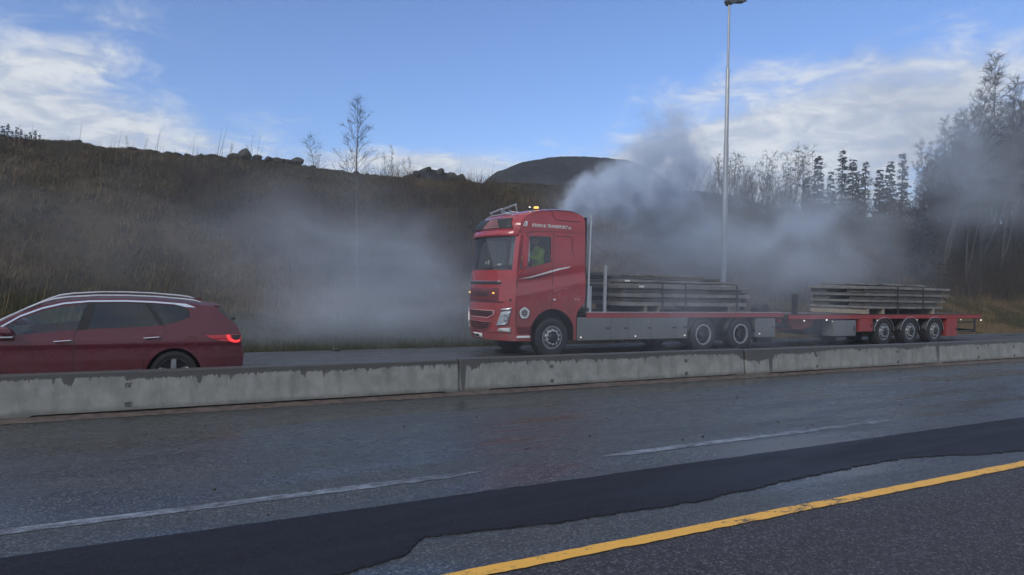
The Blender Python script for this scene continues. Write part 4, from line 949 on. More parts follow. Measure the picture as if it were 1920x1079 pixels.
MB().box(19.0, 21.4, TYM-.55, TYM+.55, .72, .95).build('front_frame', MATS['steel_dark'], tr)

# ------------------------------------------------------------------ concrete slabs on both beds
def slab(x0, x1, z, th, drop, label, group, y0=TY0+.03, y1=TY1-.05, ins=.28, seed=0, m='concrete_load', zb=FAR):
    o = thing('concrete_slab', ((x0+x1)/2, TYM, zb), label, 'slab', group)
    rng = random.Random(seed); n = 14; xs = np.linspace(x0, x1, n); vs = []
    for i, x in enumerate(xs):
        for (y, q) in ((y0, 0), (y1, 0), (y1, th), (y0, th)):
            vs.append((x, y+rng.uniform(-.012, .012), z+q+rng.uniform(-.008, .008)))
    fs = [(4*i+k, 4*i+(k+1) % 4, 4*i+4+(k+1) % 4, 4*i+4+k) for i in range(n-1) for k in range(4)]+[(0, 1, 2, 3), tuple(4*(n-1)+k for k in range(4))]
    MB().add(vs, fs).build('flange', MATS[m], o, bevel=.012)
    if drop:
        for ya, yb in ((y0+.05, y0+.80), (y1-.80, y1-.05)): MB().box(x0+.10, x1-ins*1.6, ya, yb, z-drop, z-.002, .02).build('rib', MATS['concrete_load_dark'], o)
    return o
RG, FG = 'concrete slabs stacked on the trailer', 'concrete slabs stacked on the lorry bed'
zt = FAR-.03
order = ['bottom', 'second from bottom', 'third from bottom', 'topmost']
for k in range(4):
    z = 1.345+k*.232+(.02 if k == 3 else 0)
    slab((23.42, 23.44, 23.46, 23.30)[k], (28.2, 28.35, 28.62, 28.68)[k], z, .085, .145 if k else .0, f'grey concrete slab, {order[k]} of the stack on the trailer', RG, seed=k+1, zb=zt)
# broken upper layer of the trailer stack
slab(23.7, 27.9, 2.212, .06, 0, 'thin mortar-streaked slab lying on top of the trailer stack', RG, y0=TY0+.55, y1=TY1-.3, seed=9, zb=zt)
for x, nm in ((23.55, 'left'), (24.45, 'middle'), (27.60, 'right')):
    tag(MB().box(x-.06, x+.06, TY0+.04, TY1-.05, 1.145, 1.340, .01).build('timber_block', MATS['timber'], org=(x, TYM, 0)), f'{nm} pale timber block under the slabs on the trailer', 'timber', 'timber blocks on the trailer').location.z += zt
ford = ['bottom', 'second from bottom', 'third from bottom', 'upper edge']
for k in range(3):
    z = 1.36+k*.255
    slab((12.36, 12.36, 12.32)[k], (17.35, 17.5, 17.5)[k], z, .115, .135 if k else 0, f'grey concrete slab, {("bottom", "middle", "third from bottom")[k]} of the stack behind the cab', FG, seed=20+k, ins=.2)
slab(12.45, 17.3, 2.05, .07, 0, 'rough concrete slab with white tags, fourth from bottom behind the cab', FG, y0=TY0+.30, seed=31, m='concrete_load')
slab(12.5, 16.9, 2.135, .09, 0, 'set-back concrete slab near the top of the stack behind the cab', FG, y0=TY0+.75, seed=32, m='concrete_load_dark')
slab(13.4, 16.5, 2.24, .06, 0, 'topmost short brownish slab of the stack behind the cab', FG, y0=TY0+1.05, seed=33, m='timber_grey')
slab(12.55, 13.3, 2.24, .10, 0, 'small broken slab at the cab end of the front stack', FG, y0=TY0+1.2, seed=34, m='concrete_load')
for x, nm in ((13.25, 'left'), (13.75, 'middle'), (16.6, 'right')):
    tag(MB().box(x-.06, x+.06, TY0+.04, TY1-.05, 1.192, 1.352, .01).build('timber_block', MATS['timber_grey'], org=(x, TYM, 0)), f'{nm} grey timber block under the slabs behind the cab', 'timber', 'timber blocks on the lorry bed').location.z += FAR
def strap(x, ztop, zlow, label, group, zb, skew=-.35, yin=.55):
    o = MB(); w_ = .028
    pts = [(x, TY0-.012, zlow), (x, TY0+.012, ztop-.02), (x, TY0+.015, ztop), (x+skew, TY0+yin, ztop+.11), (x+skew, TY1-yin, ztop+.11), (x, TY1-.03, ztop), (x, TY1+.0, zlow)]
    vs = [(px+s_*w_, y, z) for px, y, z in pts for s_ in (-1, 1)]
    o.add(vs, [(2*i, 2*i+1, 2*i+3, 2*i+2) for i in range(len(pts)-1)])
    q = o.build('lashing_strap', MATS['strap'], org=(x, TYM, 0), solid=.012); q.location.z += zb
    tag(q, label, 'strap', group)
for x, nm in ((25.25, 'left'), (26.85, 'right')): strap(x, 2.165, 1.15, f'{nm} black lashing strap over the slabs on the trailer', 'straps over the trailer load', zt)
for x, nm in ((13.85, 'leftmost'), (14.75, 'middle'), (16.9, 'rightmost')): strap(x, 2.02, 1.2, f'{nm} dark lashing strap over the slabs behind the cab', 'straps over the lorry load', FAR, yin=.8)
for x, z, l in ((12.75, 2.06, 'small white paper tag lying on the slab edge'), (13.05, 1.90, 'larger white paper tag hanging on the slab edge')):
    tag(MB().box(x-.09, x+.09, TY0+.0 if z < 2 else TY0+.28, TY0+.02 if z < 2 else TY0+.296, z, z+.05).build('tag', MATS['paper'], org=(x, TY0, 0)), l+' behind the cab', 'paper tag').location.z += FAR

# ------------------------------------------------------------------ the driver
def person(name, label, joints, edges, radii, mats, org):
    me = bpy.data.meshes.new(name); me.from_pydata([Vector(j)-Vector(org) for j in joints], edges, []); ob = bpy.data.objects.new(name, me); col.objects.link(ob)
    md = ob.modifiers.new('skin', 'SKIN'); ob.modifiers.new('sub', 'SUBSURF').render_levels = 2; ob.modifiers['sub'].levels = 2
    for i, r in enumerate(radii): me.skin_vertices[0].data[i].radius = (r, r) if not hasattr(r, '__len__') else r
    me.skin_vertices[0].data[0].use_root = True
    dg = bpy.context.evaluated_depsgraph_get(); m2 = bpy.data.meshes.new_from_object(ob.evaluated_get(dg)); bpy.data.objects.remove(ob)
    m2.polygons.foreach_set('use_smooth', [True]*len(m2.polygons)); return m2
py = TYM-.70; po = (9.85, py, 0)
J = [(9.86, py, 2.06), (9.84, py, 2.30), (9.82, py, 2.55), (9.80, py, 2.68), (9.78, py, 2.76), (9.76, py, 2.80),
     (9.80, py-.20, 2.64), (9.62, py-.30, 2.42), (9.36, py-.22, 2.50), (9.80, py+.20, 2.64), (9.62, py+.28, 2.42), (9.36, py+.2, 2.48),
     (9.80, py-.12, 2.05), (9.42, py-.16, 2.10), (9.38, py-.15, 1.72), (9.80, py+.12, 2.05), (9.42, py+.16, 2.10), (9.38, py+.15, 1.72)]
E_ = [(0, 1), (1, 2), (2, 3), (3, 4), (4, 5), (3, 6), (6, 7), (7, 8), (3, 9), (9, 10), (10, 11), (0, 12), (12, 13), (13, 14), (0, 15), (15, 16), (16, 17)]
r_ = [(.18, .14), (.19, .14), (.22, .15), (.19, .13), .07, .06, .085, .065, .045, .085, .065, .045, .10, .08, .06, .10, .08, .06]
drv = link('person', person('person', '', J, E_, r_, None, po), MATS['hi_vis'], None, (po[0], po[1], FAR))
drv.location += Vector((-.02, -.10, .17)); tag(drv, 'person in bright hi-vis yellow jacket driving the red lorry', 'person'); ORG[drv.name] = Vector((po[0], po[1], 0))
bm = bmesh.new(); bmesh.ops.create_uvsphere(bm, u_segments=18, v_segments=14, radius=1)
for v in bm.verts:
    c = v.co.copy(); x = c.x*.098; 
    if c.x < -.5 and abs(c.y) < .3 and -.35 < c.z < .15: x -= .022*(1-abs(c.y)/.3)
    v.co = Vector((9.75+x, py+c.y*.078*(1-.18*max(0, -c.z)), 2.94+c.z*.122))
hd = MB().bm(bm).build('head', MATS['skin'], drv, smooth=True)
bm = bmesh.new(); bmesh.ops.create_uvsphere(bm, u_segments=18, v_segments=14, radius=1)
bmesh.ops.delete(bm, geom=[v for v in bm.verts if v.co.z < -.25+max(0, -v.co.x)*.75], context='VERTS')
for v in bm.verts: v.co = Vector((9.76+v.co.x*.106, py+v.co.y*.086, 2.95+v.co.z*.128))
MB().bm(bm).build('hair', MATS['hair_brown'], drv, smooth=True)
for sg in (-1, 1):
    MB().box(9.655, 9.665, py+sg*.032-.012, py+sg*.032+.012, 2.945, 2.957).build('eye', MATS['black_plastic'], hd)
    MB().lathe([(.001, -.012), (.028, 0), (.001, .012)], (9.76, py+sg*.08, 2.93), 10).build('ear', MATS['skin'], hd, smooth=True)
    hand = MB(); hx, hy, hz = 9.30, py+sg*.21, 2.49
    hand.box(hx-.01, hx+.07, hy-.04, hy+.04, hz-.015, hz+.02, .01)
    for k in range(4): yk = hy-.033+k*.022; hand.tube([(hx-.005, yk, hz+.005), (hx-.045+.004*abs(k-1.5), yk, hz+.012), (hx-.06, yk, hz-.02), (hx-.035, yk, hz-.04)], [.010, .009, .009, .008], 6)
    hand.tube([(hx+.04, hy-sg*.04, hz), (hx+.0, hy-sg*.06, hz-.01), (hx-.03, hy-sg*.05, hz-.03)], [.012, .011, .009], 6)
    hand.build('hand', MATS['skin'], drv, smooth=True)
    MB().tube([(9.60, py+sg*.1, 2.62), (9.615, py+sg*.1, 2.3)], .018, 6).build('reflective_band', MATS['paper'], drv)

# ------------------------------------------------------------------ lamp post
lx, ly = 21.5, 21.0
lp = thing('lamp_post', (lx, ly, 0), 'tall grey lamp post rising behind the lorry bed', 'lamp post')
zg = float(tz(lx, ly))-.1
MB().tube([(lx, ly, zg), (lx, ly, 8.0), (lx, ly, 8.05)], [.115, .10, .10], 14).build('lower_pole', MATS['galvanised'], lp, smooth=True)
MB().tube([(lx, ly, 8.0), (lx, ly, 11.15), (lx, ly, 11.2)], [.085, .075, .06], 14).build('middle_pole', MATS['galvanised'], lp, smooth=True)
MB().tube([(lx, ly, 11.15), (lx, ly, 13.95)], [.052, .045], 12).build('upper_pole', MATS['galvanised'], lp, smooth=True)
hd_ = at(1366, 0, ly)
MB().prism([(lx-.15, 13.92), (lx-.05, 13.80), (lx+.06, 13.80), (lx+.34, 13.97), (lx+.85, 14.08), (lx+.85, 14.16), (lx-.10, 14.12)], 'y', ly-.16, ly+.16).build('lantern', MATS['lamp_head'], lp, bevel=.02)
# ------------------------------------------------------------------ grass and brush on the bank
def np_mesh(name, V, F, Cc, m):
    me = bpy.data.meshes.new(name); nv, nf = len(V), len(F)
    me.vertices.add(nv); me.vertices.foreach_set('co', V.astype(np.float32).ravel())
    me.loops.add(nf*3); me.loops.foreach_set('vertex_index', F.astype(np.int32).ravel())
    me.polygons.add(nf); me.polygons.foreach_set('loop_start', np.arange(0, nf*3, 3, dtype=np.int32)); 
    me.update(calc_edges=True)
    ca = me.color_attributes.new('Col', 'FLOAT_COLOR', 'POINT'); ca.data.foreach_set('color', np.concatenate([Cc, np.ones((nv, 1))], 1).astype(np.float32).ravel())
    return link(name, me, m)
G = np.random.default_rng(4)
def blades(name, n_tuft, per, xr, yr, hmin, hmax, wid, cols, wts, label, keep=None, spread=.12, lean=.35, crest=.28):
    # more tufts near the road, thinning with distance
    x = G.uniform(*xr, n_tuft*2); y = G.uniform(*yr, n_tuft*2)
    px = np.arctan2(y, x); ok = (px > R(21)) & (px < R(101))
    if keep is not None: ok &= keep(x, y)
    x, y = x[ok][:n_tuft], y[ok][:n_tuft]; n = len(x)
    x = np.repeat(x, per)+G.normal(0, spread, n*per); y = np.repeat(y, per)+G.normal(0, spread, n*per)
    th = np.repeat(G.uniform(.6, 1.15, n), per)*np.interp(y, [35, 37.5], [1, crest])
    z = tz(x, y); N_ = len(x)
    h = G.uniform(hmin, hmax, N_)*th*(0.75+.6*vnoise(x*.5, y*.5, 7)); a = G.uniform(0, 2*np.pi, N_); ln = np.abs(G.normal(0, lean, N_))*h
    wx = wid*np.cos(a+1.57)*(1+y/60); wy = wid*np.sin(a+1.57)*(1+y/60)
    ln = np.minimum(ln, h*1.6); tip = np.stack([x+np.cos(a)*ln+.12*h, y+np.sin(a)*ln, z+h*np.sqrt(np.clip(1-(ln/np.maximum(h, .01))**2*.42, .10, 1))], 1)
    b0 = np.stack([x-wx, y-wy, z-.03], 1); b1 = np.stack([x+wx, y+wy, z-.03], 1)
    V = np.stack([b0, b1, tip], 1).reshape(-1, 3); F = np.arange(N_*3).reshape(-1, 3)
    patch = vnoise(x*.22, y*.3, 17)+.35*vnoise(x*1.1, y*1.1, 19)-.17
    patch = np.clip((patch-.48)*1.9+.48, 0, 1); k = np.searchsorted(np.cumsum(wts), np.clip(.72*patch+.28*G.random(N_), 0, .999)); k = np.clip(k, 0, len(cols)-1)
    c = np.array(cols)[k]*G.uniform(.7, 1.25, (N_, 1)); Cc = np.repeat(c, 3, 0)
    o = np_mesh(name, V, F, Cc, MATS['foliage_attr']); return tag(o, label, 'grass', kind='stuff')
olive, straw, brown, dark, green = (.074, .062, .026), (.215, .160, .085), (.125, .086, .046), (.032, .028, .020), (.062, .070, .028)
bare = lambda x, y: (G.random(len(x)) > .86*np.clip((vnoise(x*.3, y*.35, 91)-.30)*5, 0, 1)*np.exp(-((x-1.5)/7.5)**4)*np.exp(-((y-30.3)/3.6)**4))
blades('bank_grass', 84000, 6, (-9, 92), (23.0, 40.0), .12, .34, .008, [dark, olive, brown, straw], [.16, .40, .28, .16], 'dry olive and brown grass covering the bank', keep=bare, lean=1.2)
blades('verge_grass', 34000, 6, (-9, 70), (19.15, 25.0), .08, .26, .008, [green, olive, straw, brown], [.34, .36, .16, .14], 'short green-brown grass on the verge beside the far road')
blades('grass_tussocks', 3000, 24, (-9, 80), (21.5, 35.5), .16, .42, .009, [brown, straw, olive, straw, dark], [.25, .22, .25, .14, .14], 'arching tussocks of brown and straw grass on the bank', spread=.17, lean=1.1)
blades('dry_stalks', 1500, 2, (-9, 80), (22.0, 39.0), .6, 1.5, .006, [straw, brown, straw], [.3, .3, .4], 'tall pale dead stalks standing in the grass', spread=.3, lean=.22)
blades('crest_stalks', 90, 1, (-8, 34), (37.0, 38.8), .6, 1.9, .007, [brown, dark], [.5, .5], 'thin dead stalks standing along the hill crest', spread=.3, lean=.16, crest=1.)

class Twigs:
    """Collects tapering three-sided limbs for one plant."""
    def __init__(s): s.V = []; s.F = []; s.C = []
    def limb(s, pts, r0, r1, c, n=3):
        k = len(pts); b = len(s.V)
        for i, p in enumerate(pts):
            r = r0+(r1-r0)*i/(k-1); d = (pts[min(i+1, k-1)]-pts[max(i-1, 0)]).normalized()
            a = d.cross(Vector((.3, .9, .2))).normalized(); q = d.cross(a)
            for j in range(n):
                an = 2*math.pi*j/n; s.V.append(p+a*(r*math.cos(an))+q*(r*math.sin(an))); s.C.append(c(p, i/(k-1)) if callable(c) else c)
        for i in range(k-1):
            for j in range(n):
                j2 = (j+1) % n; A, B, C_, D = b+i*n+j, b+i*n+j2, b+(i+1)*n+j2, b+(i+1)*n+j; s.F += [(A, B, C_), (A, C_, D)]
    def leaf(s, p, d, l, w, c):
        b = len(s.V); a = d.cross(Vector((.2, .4, .9))).normalized()
        s.V += [p, p+d*l*.5+a*w, p+d*l, p+d*l*.5-a*w]; s.C += [c]*4; s.F += [(b, b+1, b+2), (b, b+2, b+3)]
    def mesh(s, name):
        me = bpy.data.meshes.new(name); V = np.array([v[:] for v in s.V]); F = np.array(s.F)
        nv, nf = len(V), len(F)
        me.vertices.add(nv); me.vertices.foreach_set('co', V.astype(np.float32).ravel()); me.loops.add(nf*3); me.loops.foreach_set('vertex_index', F.astype(np.int32).ravel())
        me.polygons.add(nf); me.polygons.foreach_set('loop_start', np.arange(0, nf*3, 3, dtype=np.int32)); me.update(calc_edges=True)
        ca = me.color_attributes.new('Col', 'FLOAT_COLOR', 'POINT'); ca.data.foreach_set('color', np.array([(*c[:3], 1.) for c in s.C], dtype=np.float32).ravel())
        me.materials.append(MATS['bark_attr']); return me
def bend(p, d, l, n, rng, wob, grav=0., wind=0.):
    out = [p.copy()]; d = d.normalized(); q = p.copy()
    for i in range(n):
        d = (d+Vector((rng.gauss(0, wob)+wind, rng.gauss(0, wob), rng.gauss(0, wob)-grav))).normalized(); q = q+d*(l/n); out.append(q.copy())
    return out
TW = (.058, .046, .037)
def bare_tree(seed, h, r, nb, spread, pale, wind=.0, fork=0, twig=1.0, b0=.25, leafc=None, nl=0, wob=.035, upr=(.7, 1.5), tk=1., fs=.32):
    """unit-built bare tree of height h; returns trunk mesh and crown mesh"""
    rng = random.Random(seed); T = Twigs(); C_ = Twigs()
    def bark(p, t):
        if pale <= 0: return (.055, .046, .038)
        k = .5+.5*math.sin(p.z*7+seed)*math.sin(p.z*17.3); m_ = pale*(1-.7*t)
        return tuple(.05+(x-.05)*m_*(.45+.55*k) for x in (.50, .47, .43))
    stems = [bend(Vector((0, 0, 0)), Vector((rng.gauss(0, .05), rng.gauss(0, .05), 1)), h, 12, rng, wob, 0, wind)]
    for k in range(fork):
        a = rng.uniform(0, 6.28); stems.append(bend(stems[0][rng.randint(0, 2)], Vector((fs*math.cos(a), fs*math.sin(a), 1)), h*rng.uniform(.6, .9), 10, rng, wob*1.2, 0, wind))
    for si, st in enumerate(stems):
        T.limb(st, r*(1 if si == 0 else .7), r*.10, bark, 7)
        for k in range(nb if si == 0 else int(nb*.6)):
            t = b0+(1-b0)*(k+rng.random())/(nb if si == 0 else int(nb*.6)); f = t*(len(st)-1); i = min(int(f), len(st)-2); p = st[i].lerp(st[i+1], f-i)
            a = k*2.4+rng.uniform(-.5, .5); l = h*spread*(1.08-t)**.7*rng.uniform(.6, 1.15)
            d = Vector((math.cos(a), math.sin(a), rng.uniform(.7, 1.5)))
            br = bend(p, d, l, 6, rng, .10, -.03, wind*1.4); C_.limb(br, max(.004, r*.30*(1-t*.75)), .004*tk, TW)
            for q in range(int(7*twig)):
                g = rng.uniform(.2, 1.); f2 = g*6; j = min(int(f2), 5); pp = br[j].lerp(br[j+1], f2-j)
                a2 = rng.uniform(0, 6.28); d2 = (br[j+1]-br[j]).normalized()+Vector((math.cos(a2), math.sin(a2), rng.uniform(-.3, .6)))*.7
                tw = bend(pp, d2, l*.42*(1.15-g)*rng.uniform(.6, 1.2)+.12, 3, rng, .14, .03, wind*2); C_.limb(tw, .0065*tk, .003*tk, TW)
                for w_ in range(3):
                    a3 = rng.uniform(0, 6.28); s0 = tw[rng.randint(1, 3)]
                    d3 = (tw[-1]-tw[0]).normalized()+Vector((math.cos(a3), math.sin(a3), rng.uniform(-.4, .4)))*.8
                    t3 = bend(s0, d3, rng.uniform(.10, .34), 2, rng, .1, .05, wind*2); C_.limb(t3, .0045*tk, .002*tk, TW)
                    if leafc and rng.random() < nl:
                        for u in range(2): C_.leaf(t3[-1-u], Vector((rng.gauss(0, 1), rng.gauss(0, 1), rng.gauss(0, 1))).normalized(), .07, .024, leafc)
    return T.mesh('trunk'), C_.mesh('crown')
def spruce(seed, h, w_, n=None):
    rng = random.Random(seed); T = Twigs(); C_ = Twigs()
    T.limb([Vector((0, 0, 0)), Vector((0, 0, h*.5)), Vector((0, 0, h))], .022*h, .006, (.05, .04, .032), 6)
    lay = n or int(h*3.2)
    for k in range(lay):
        t = (k+.5)/lay; z0 = h*(.04+.95*t); L_ = w_*(1-t)**.85*rng.uniform(.8, 1.12)+.10; nb = 8 if t < .8 else 6
        a0 = rng.uniform(0, 6.28)
        for b in range(nb):
            if rng.random() < .10: continue
            a = a0+b*6.283/nb+rng.uniform(-.25, .25); l = L_*rng.uniform(.65, 1.15); d = Vector((math.cos(a), math.sin(a), 0))
            z = z0+rng.uniform(-.7, .7)*h/lay; p0 = Vector((0, 0, z)); pts = [p0, p0+d*l*.45+Vector((0, 0, -.10*l)), p0+d*l+Vector((0, 0, -.22*l+.30*l*t*rng.random()))]
            C_.limb(pts, .015, .005, (.045, .036, .028))
            for s_ in range(int(7+7*l)):
                g = rng.uniform(.12, 1.); pp = pts[0].lerp(pts[1], g*2) if g < .5 else pts[1].lerp(pts[2], g*2-1)
                sd_ = d.cross(Vector((0, 0, 1)))*rng.choice((-1, 1)); dd = (d*.7+sd_*rng.uniform(.3, 1.1)+Vector((0, 0, rng.uniform(-.65, .15)))).normalized()
                kk = rng.uniform(.7, 1.3); C_.leaf(pp, dd, rng.uniform(.28, .55)*(.6+.5*(1-g)), rng.uniform(.07, .13), (.020*kk, .034*kk, .020*kk))
    return T.mesh('trunk'), C_.mesh('crown')
def tree(name, meshes, loc, sc_, rz, label, cat='tree', group=None, tilt=0.):
    o = thing(name, loc, label, cat, group); o.rotation_euler = (0, tilt, rz); o.scale = sc_ if hasattr(sc_, '__len__') else (sc_,)*3
    link('trunk', meshes[0], None, o); link('crown', meshes[1], None, o); return o
def base(px, Y, dz=-.1, ref=400): p = at(px, ref, Y); return (p.x, Y, float(tz(p.x, Y))+dz)

# lone young birch and its neighbours on the bank
def topped(name, meshes, h, px, ptop, Y, label, group=None, rz=0., cat='tree', wide=1., tilt=0.):
    b = base(px, Y); zt_ = at(px, ptop, Y).z; s_ = (zt_-b[2])/h
    return tree(name, meshes, b, (s_*wide, s_*wide, s_), rz, label, cat, group, tilt)
bl = (.10, .12, .03)
B1 = bare_tree(11, 8, .055, 52, .30, .22, fork=0, b0=.46, twig=.72, upr=(1.0, 2.0), tk=.85)
topped('birch', B1, 8, 672, 196, 25.6, 'slender bare young birch standing tall against the sky, left of the lorry', rz=.4, wide=.95, tilt=.02)
B2 = bare_tree(12, 5, .024, 24, .24, .2, b0=.66, twig=.5, upr=(1.2, 2.2), tk=.6)
topped('sapling', B2, 5, 601, 264, 27.0, 'small bare sapling left of the tall young birch', 'saplings along the hill crest', rz=1.2)
B3 = bare_tree(13, 3, .03, 14, .18, 0., b0=.25, twig=.5, leafc=bl, nl=.6)
for px, ptop, lab in ((722, 288, 'short leafy shoot just right of the tall young birch'), (733, 276, 'taller leafy shoot right of the tall young birch'), (757, 300, 'left one of two leaning shoots above the stony ridge'), (768, 298, 'right one of two leaning shoots above the stony ridge'),
                      (430, 272, 'thin bare shoot beside the big crest boulder'), (463, 274, 'twig growing from the big crest boulder'), (237, 256, 'lone dark shoot on the left part of the crest')):
    topped('sapling', B3, 3, px, ptop, 36.5, lab, 'saplings along the hill crest', rz=px*.7, wide=.8, tilt=.08)

ORD = ['first', 'second', 'third', 'fourth', 'fifth', 'sixth', 'seventh', 'eighth', 'ninth', 'tenth', 'eleventh', 'twelfth', 'thirteenth', 'fourteenth', 'fifteenth', 'sixteenth', 'seventeenth', 'eighteenth', 'nineteenth', 'twentieth',
       'twenty-first', 'twenty-second', 'twenty-third', 'twenty-fourth', 'twenty-fifth', 'twenty-sixth', 'twenty-seventh', 'twenty-eighth', 'twenty-ninth', 'thirtieth']
# willow scrub on the crest beyond the lamp post
WV = [bare_tree(40+k, 4, .022, 9, .05, 0., fork=8, b0=.35, twig=.30, wind=.004, wob=.012, upr=(2., 3.5), fs=.20, tk=1.3, leafc=(.085, .10, .03), nl=1.) for k in range(3)]
rng = random.Random(77)
for i in range(26):
    px = 1190+i*13.2+rng.uniform(-4, 4); ptop = float(np.interp(px, [1180, 1230, 1300, 1380, 1450, 1520], [300, 318, 312, 296, 300, 272]))+rng.uniform(-16, 24)
    topped('willow_shrub', WV[i % 3], 4, px, ptop, rng.uniform(39.5, 42), f'{ORD[i]} leafing willow shrub from the left on the crest by the lamp post', 'willow shrubs on the crest', rz=rng.uniform(0, 6), wide=rng.uniform(.7, 1.0), cat='shrub')

# spruces behind the crest
SV = [spruce(60+k, 9, (1.5, 1.8, 1.3)[k]) for k in range(3)]
sp = [(1532, 289, 'leftmost pointed spruce of the row behind the smoke'), (1577, 282, 'tallest dark spruce of the row behind the smoke'), (1597, 298, 'narrow spruce close right of the tallest one'), (1621, 300, 'fourth pointed spruce from the left behind the smoke'),
      (1648, 318, 'short spruce in the middle gap of the spruce row'), (1667, 302, 'slim hazy spruce left of the broad one by the birches'), (1690, 283, 'broad hazy spruce at the right end of the row by the birches'), (1556, 322, 'low spruce between the first and the tallest spruce'), (1608, 322, 'low spruce half hidden behind its taller neighbours'),
      (1510, 330, 'lowest spruce at the left end of the row, among willow tops')]
for i, (px, pt, lab) in enumerate(sp): 
    Y = (58, 60, 62, 61, 57, 60, 55, 60, 64, 60)[i]; p = at(px, 420, Y); zt_ = at(px, pt, Y).z; b = (p.x, Y, 5.5); s_ = (zt_-5.5)/9
    tree('spruce', SV[i % 3], b, (s_*.8, s_*.8, s_), i*1.3, lab, 'tree', 'spruces behind the crest')
for i in range(12):
    px = -4+i*8.6; pt = float(np.interp(px, [0, 40, 95], [228, 240, 258]))+rng.uniform(-5, 9); Y = rng.uniform(70, 84); p = at(px, 300, Y); zt_ = at(px, pt, Y).z; h_ = rng.uniform(4.5, 6.5)
    tree('spruce', SV[i % 3], (p.x, Y, zt_-h_), (h_/9*.6, h_/9*.6, h_/9), i*.9, f'{ORD[i]} small far spruce from the left in the clump at the left crest end', 'tree', 'far spruces at the left photo edge')

# bare wood at the right: birches bent by the wind in front of darker stems
RV = [bare_tree(80, 12, .07, 62, .22, .16, wind=.013, fork=1, b0=.30, twig=1.3, tk=1.5), bare_tree(81, 12, .065, 58, .19, .12, wind=.012, fork=2, b0=.28, twig=1.2, tk=1.5), bare_tree(82, 11, .065, 58, .20, .0, wind=.007, fork=3, b0=.20, twig=1.3, tk=1.5), bare_tree(83, 10, .07, 50, .20, .0, wind=.004, fork=4, b0=.18, twig=1.3, tk=1.5, fs=.22)]
names = [(1778, 128, 27.5, 0, 'birch with wind-bent top at the left of the bare wood'), (1846, 98, 28.0, 1, 'tallest wind-bent birch of the bare wood at right'), (1888, 128, 28.5, 0, 'pale-trunked birch close to the right edge with tufted top'), (1822, 190, 27.0, 0, 'pale leaning birch trunk between the tallest birch and the wood edge'),
         (1742, 262, 30.0, 1, 'feathery birch at the left fringe of the bare wood')]
for i, (px, pt, Y, k, lab) in enumerate(names): topped('birch', RV[k], 12, px-8, pt, Y, lab, 'birches at the right', rz=i*.35, tilt=.07, wide=1.05)
for i in range(30):
    px = 1716+i*8.2+rng.uniform(-3, 3); pt = float(np.interp(px, [1715, 1745, 1790, 1850, 1950], [300, 262, 205, 172, 190]))+rng.uniform(-12, 60); Y = rng.uniform(29, 38.5)
    topped('bare_tree', RV[2+i % 2], (11, 10)[i % 2], px, pt, Y, f'{ORD[i]} dark bare tree from the left in the dense wood at right', 'bare trees of the wood at right', rz=rng.uniform(-.5, .5) if i % 3 else rng.uniform(0, 6), tilt=.03, wide=rng.uniform(.8, 1.15))
S2 = spruce(71, 6, 2.2, 26)
topped('spruce', S2, 6, 1728, 392, 27.5, 'broad dark spruce on the bank behind the trailer load')
topped('spruce', S2, 6, 1668, 440, 29.0, 'small dark spruce in the smoke left of the broad one on the bank', rz=2)

for i, (px, pt, Y) in enumerate(((548, 402, 26.5), (590, 372, 28.0), (636, 410, 25.8), (702, 352, 29.5), (742, 388, 27.0), (790, 346, 31.0), (826, 392, 27.5), (862, 356, 30.5), (905, 372, 29.0), (960, 350, 32.0), (1010, 362, 31.0))):
    topped('willow_shrub', WV[i % 3], 4, px, pt, Y, f'{ORD[i]} leafing shrub from the left standing on the bank left of the cab roof', 'shrubs on the bank', rz=i*1.1, wide=1.25, cat='shrub')

# brushwood on the bank: bare shoots too dense to count
def brush(name, spots, label, hr, col_, nst=11):
    T = Twigs(); rg = random.Random(len(spots))
    for (x, y) in spots:
        z = float(tz(x, y)); hh = rg.uniform(*hr)
        for k in range(nst):
            a = rg.uniform(0, 6.28); kk = rg.uniform(.6, 1.4); cc = tuple(v*kk for v in col_)
            st = bend(Vector((x+rg.gauss(0, .2), y+rg.gauss(0, .2), z-.05)), Vector((.35*math.cos(a), .35*math.sin(a), 1)), hh*rg.uniform(.5, 1.1), 3, rg, .12); T.limb(st, .012, .004, cc)
            for q in range(3):
                p = st[rg.randint(1, 2)]; a = rg.uniform(0, 6.28); T.limb(bend(p, Vector((math.cos(a), math.sin(a), 1.2)), hh*rg.uniform(.2, .45), 2, rg, .1), .007, .003, cc)
    o = link(name, T.mesh(name), None); return tag(o, label, 'shrubs', kind='stuff')
rg = random.Random(12)
brush('brushwood', [(x, y) for x, y in ((rg.uniform(1, 34), rg.uniform(24.8, 34.0)) for _ in range(800)) if vnoise(x*.45, y*.45, 33) > .50], 'dark leafless brushwood on the bank behind the lorry', (.8, 2.2), (.085, .064, .046), 18)
brush('undergrowth', [(x, y) for x, y in ((rg.uniform(34, 95), rg.uniform(25.0, 37.5)) for _ in range(900))], 'dense dark undergrowth on the slope below the bare wood at right', (1.0, 3.4), (.062, .050, .040))

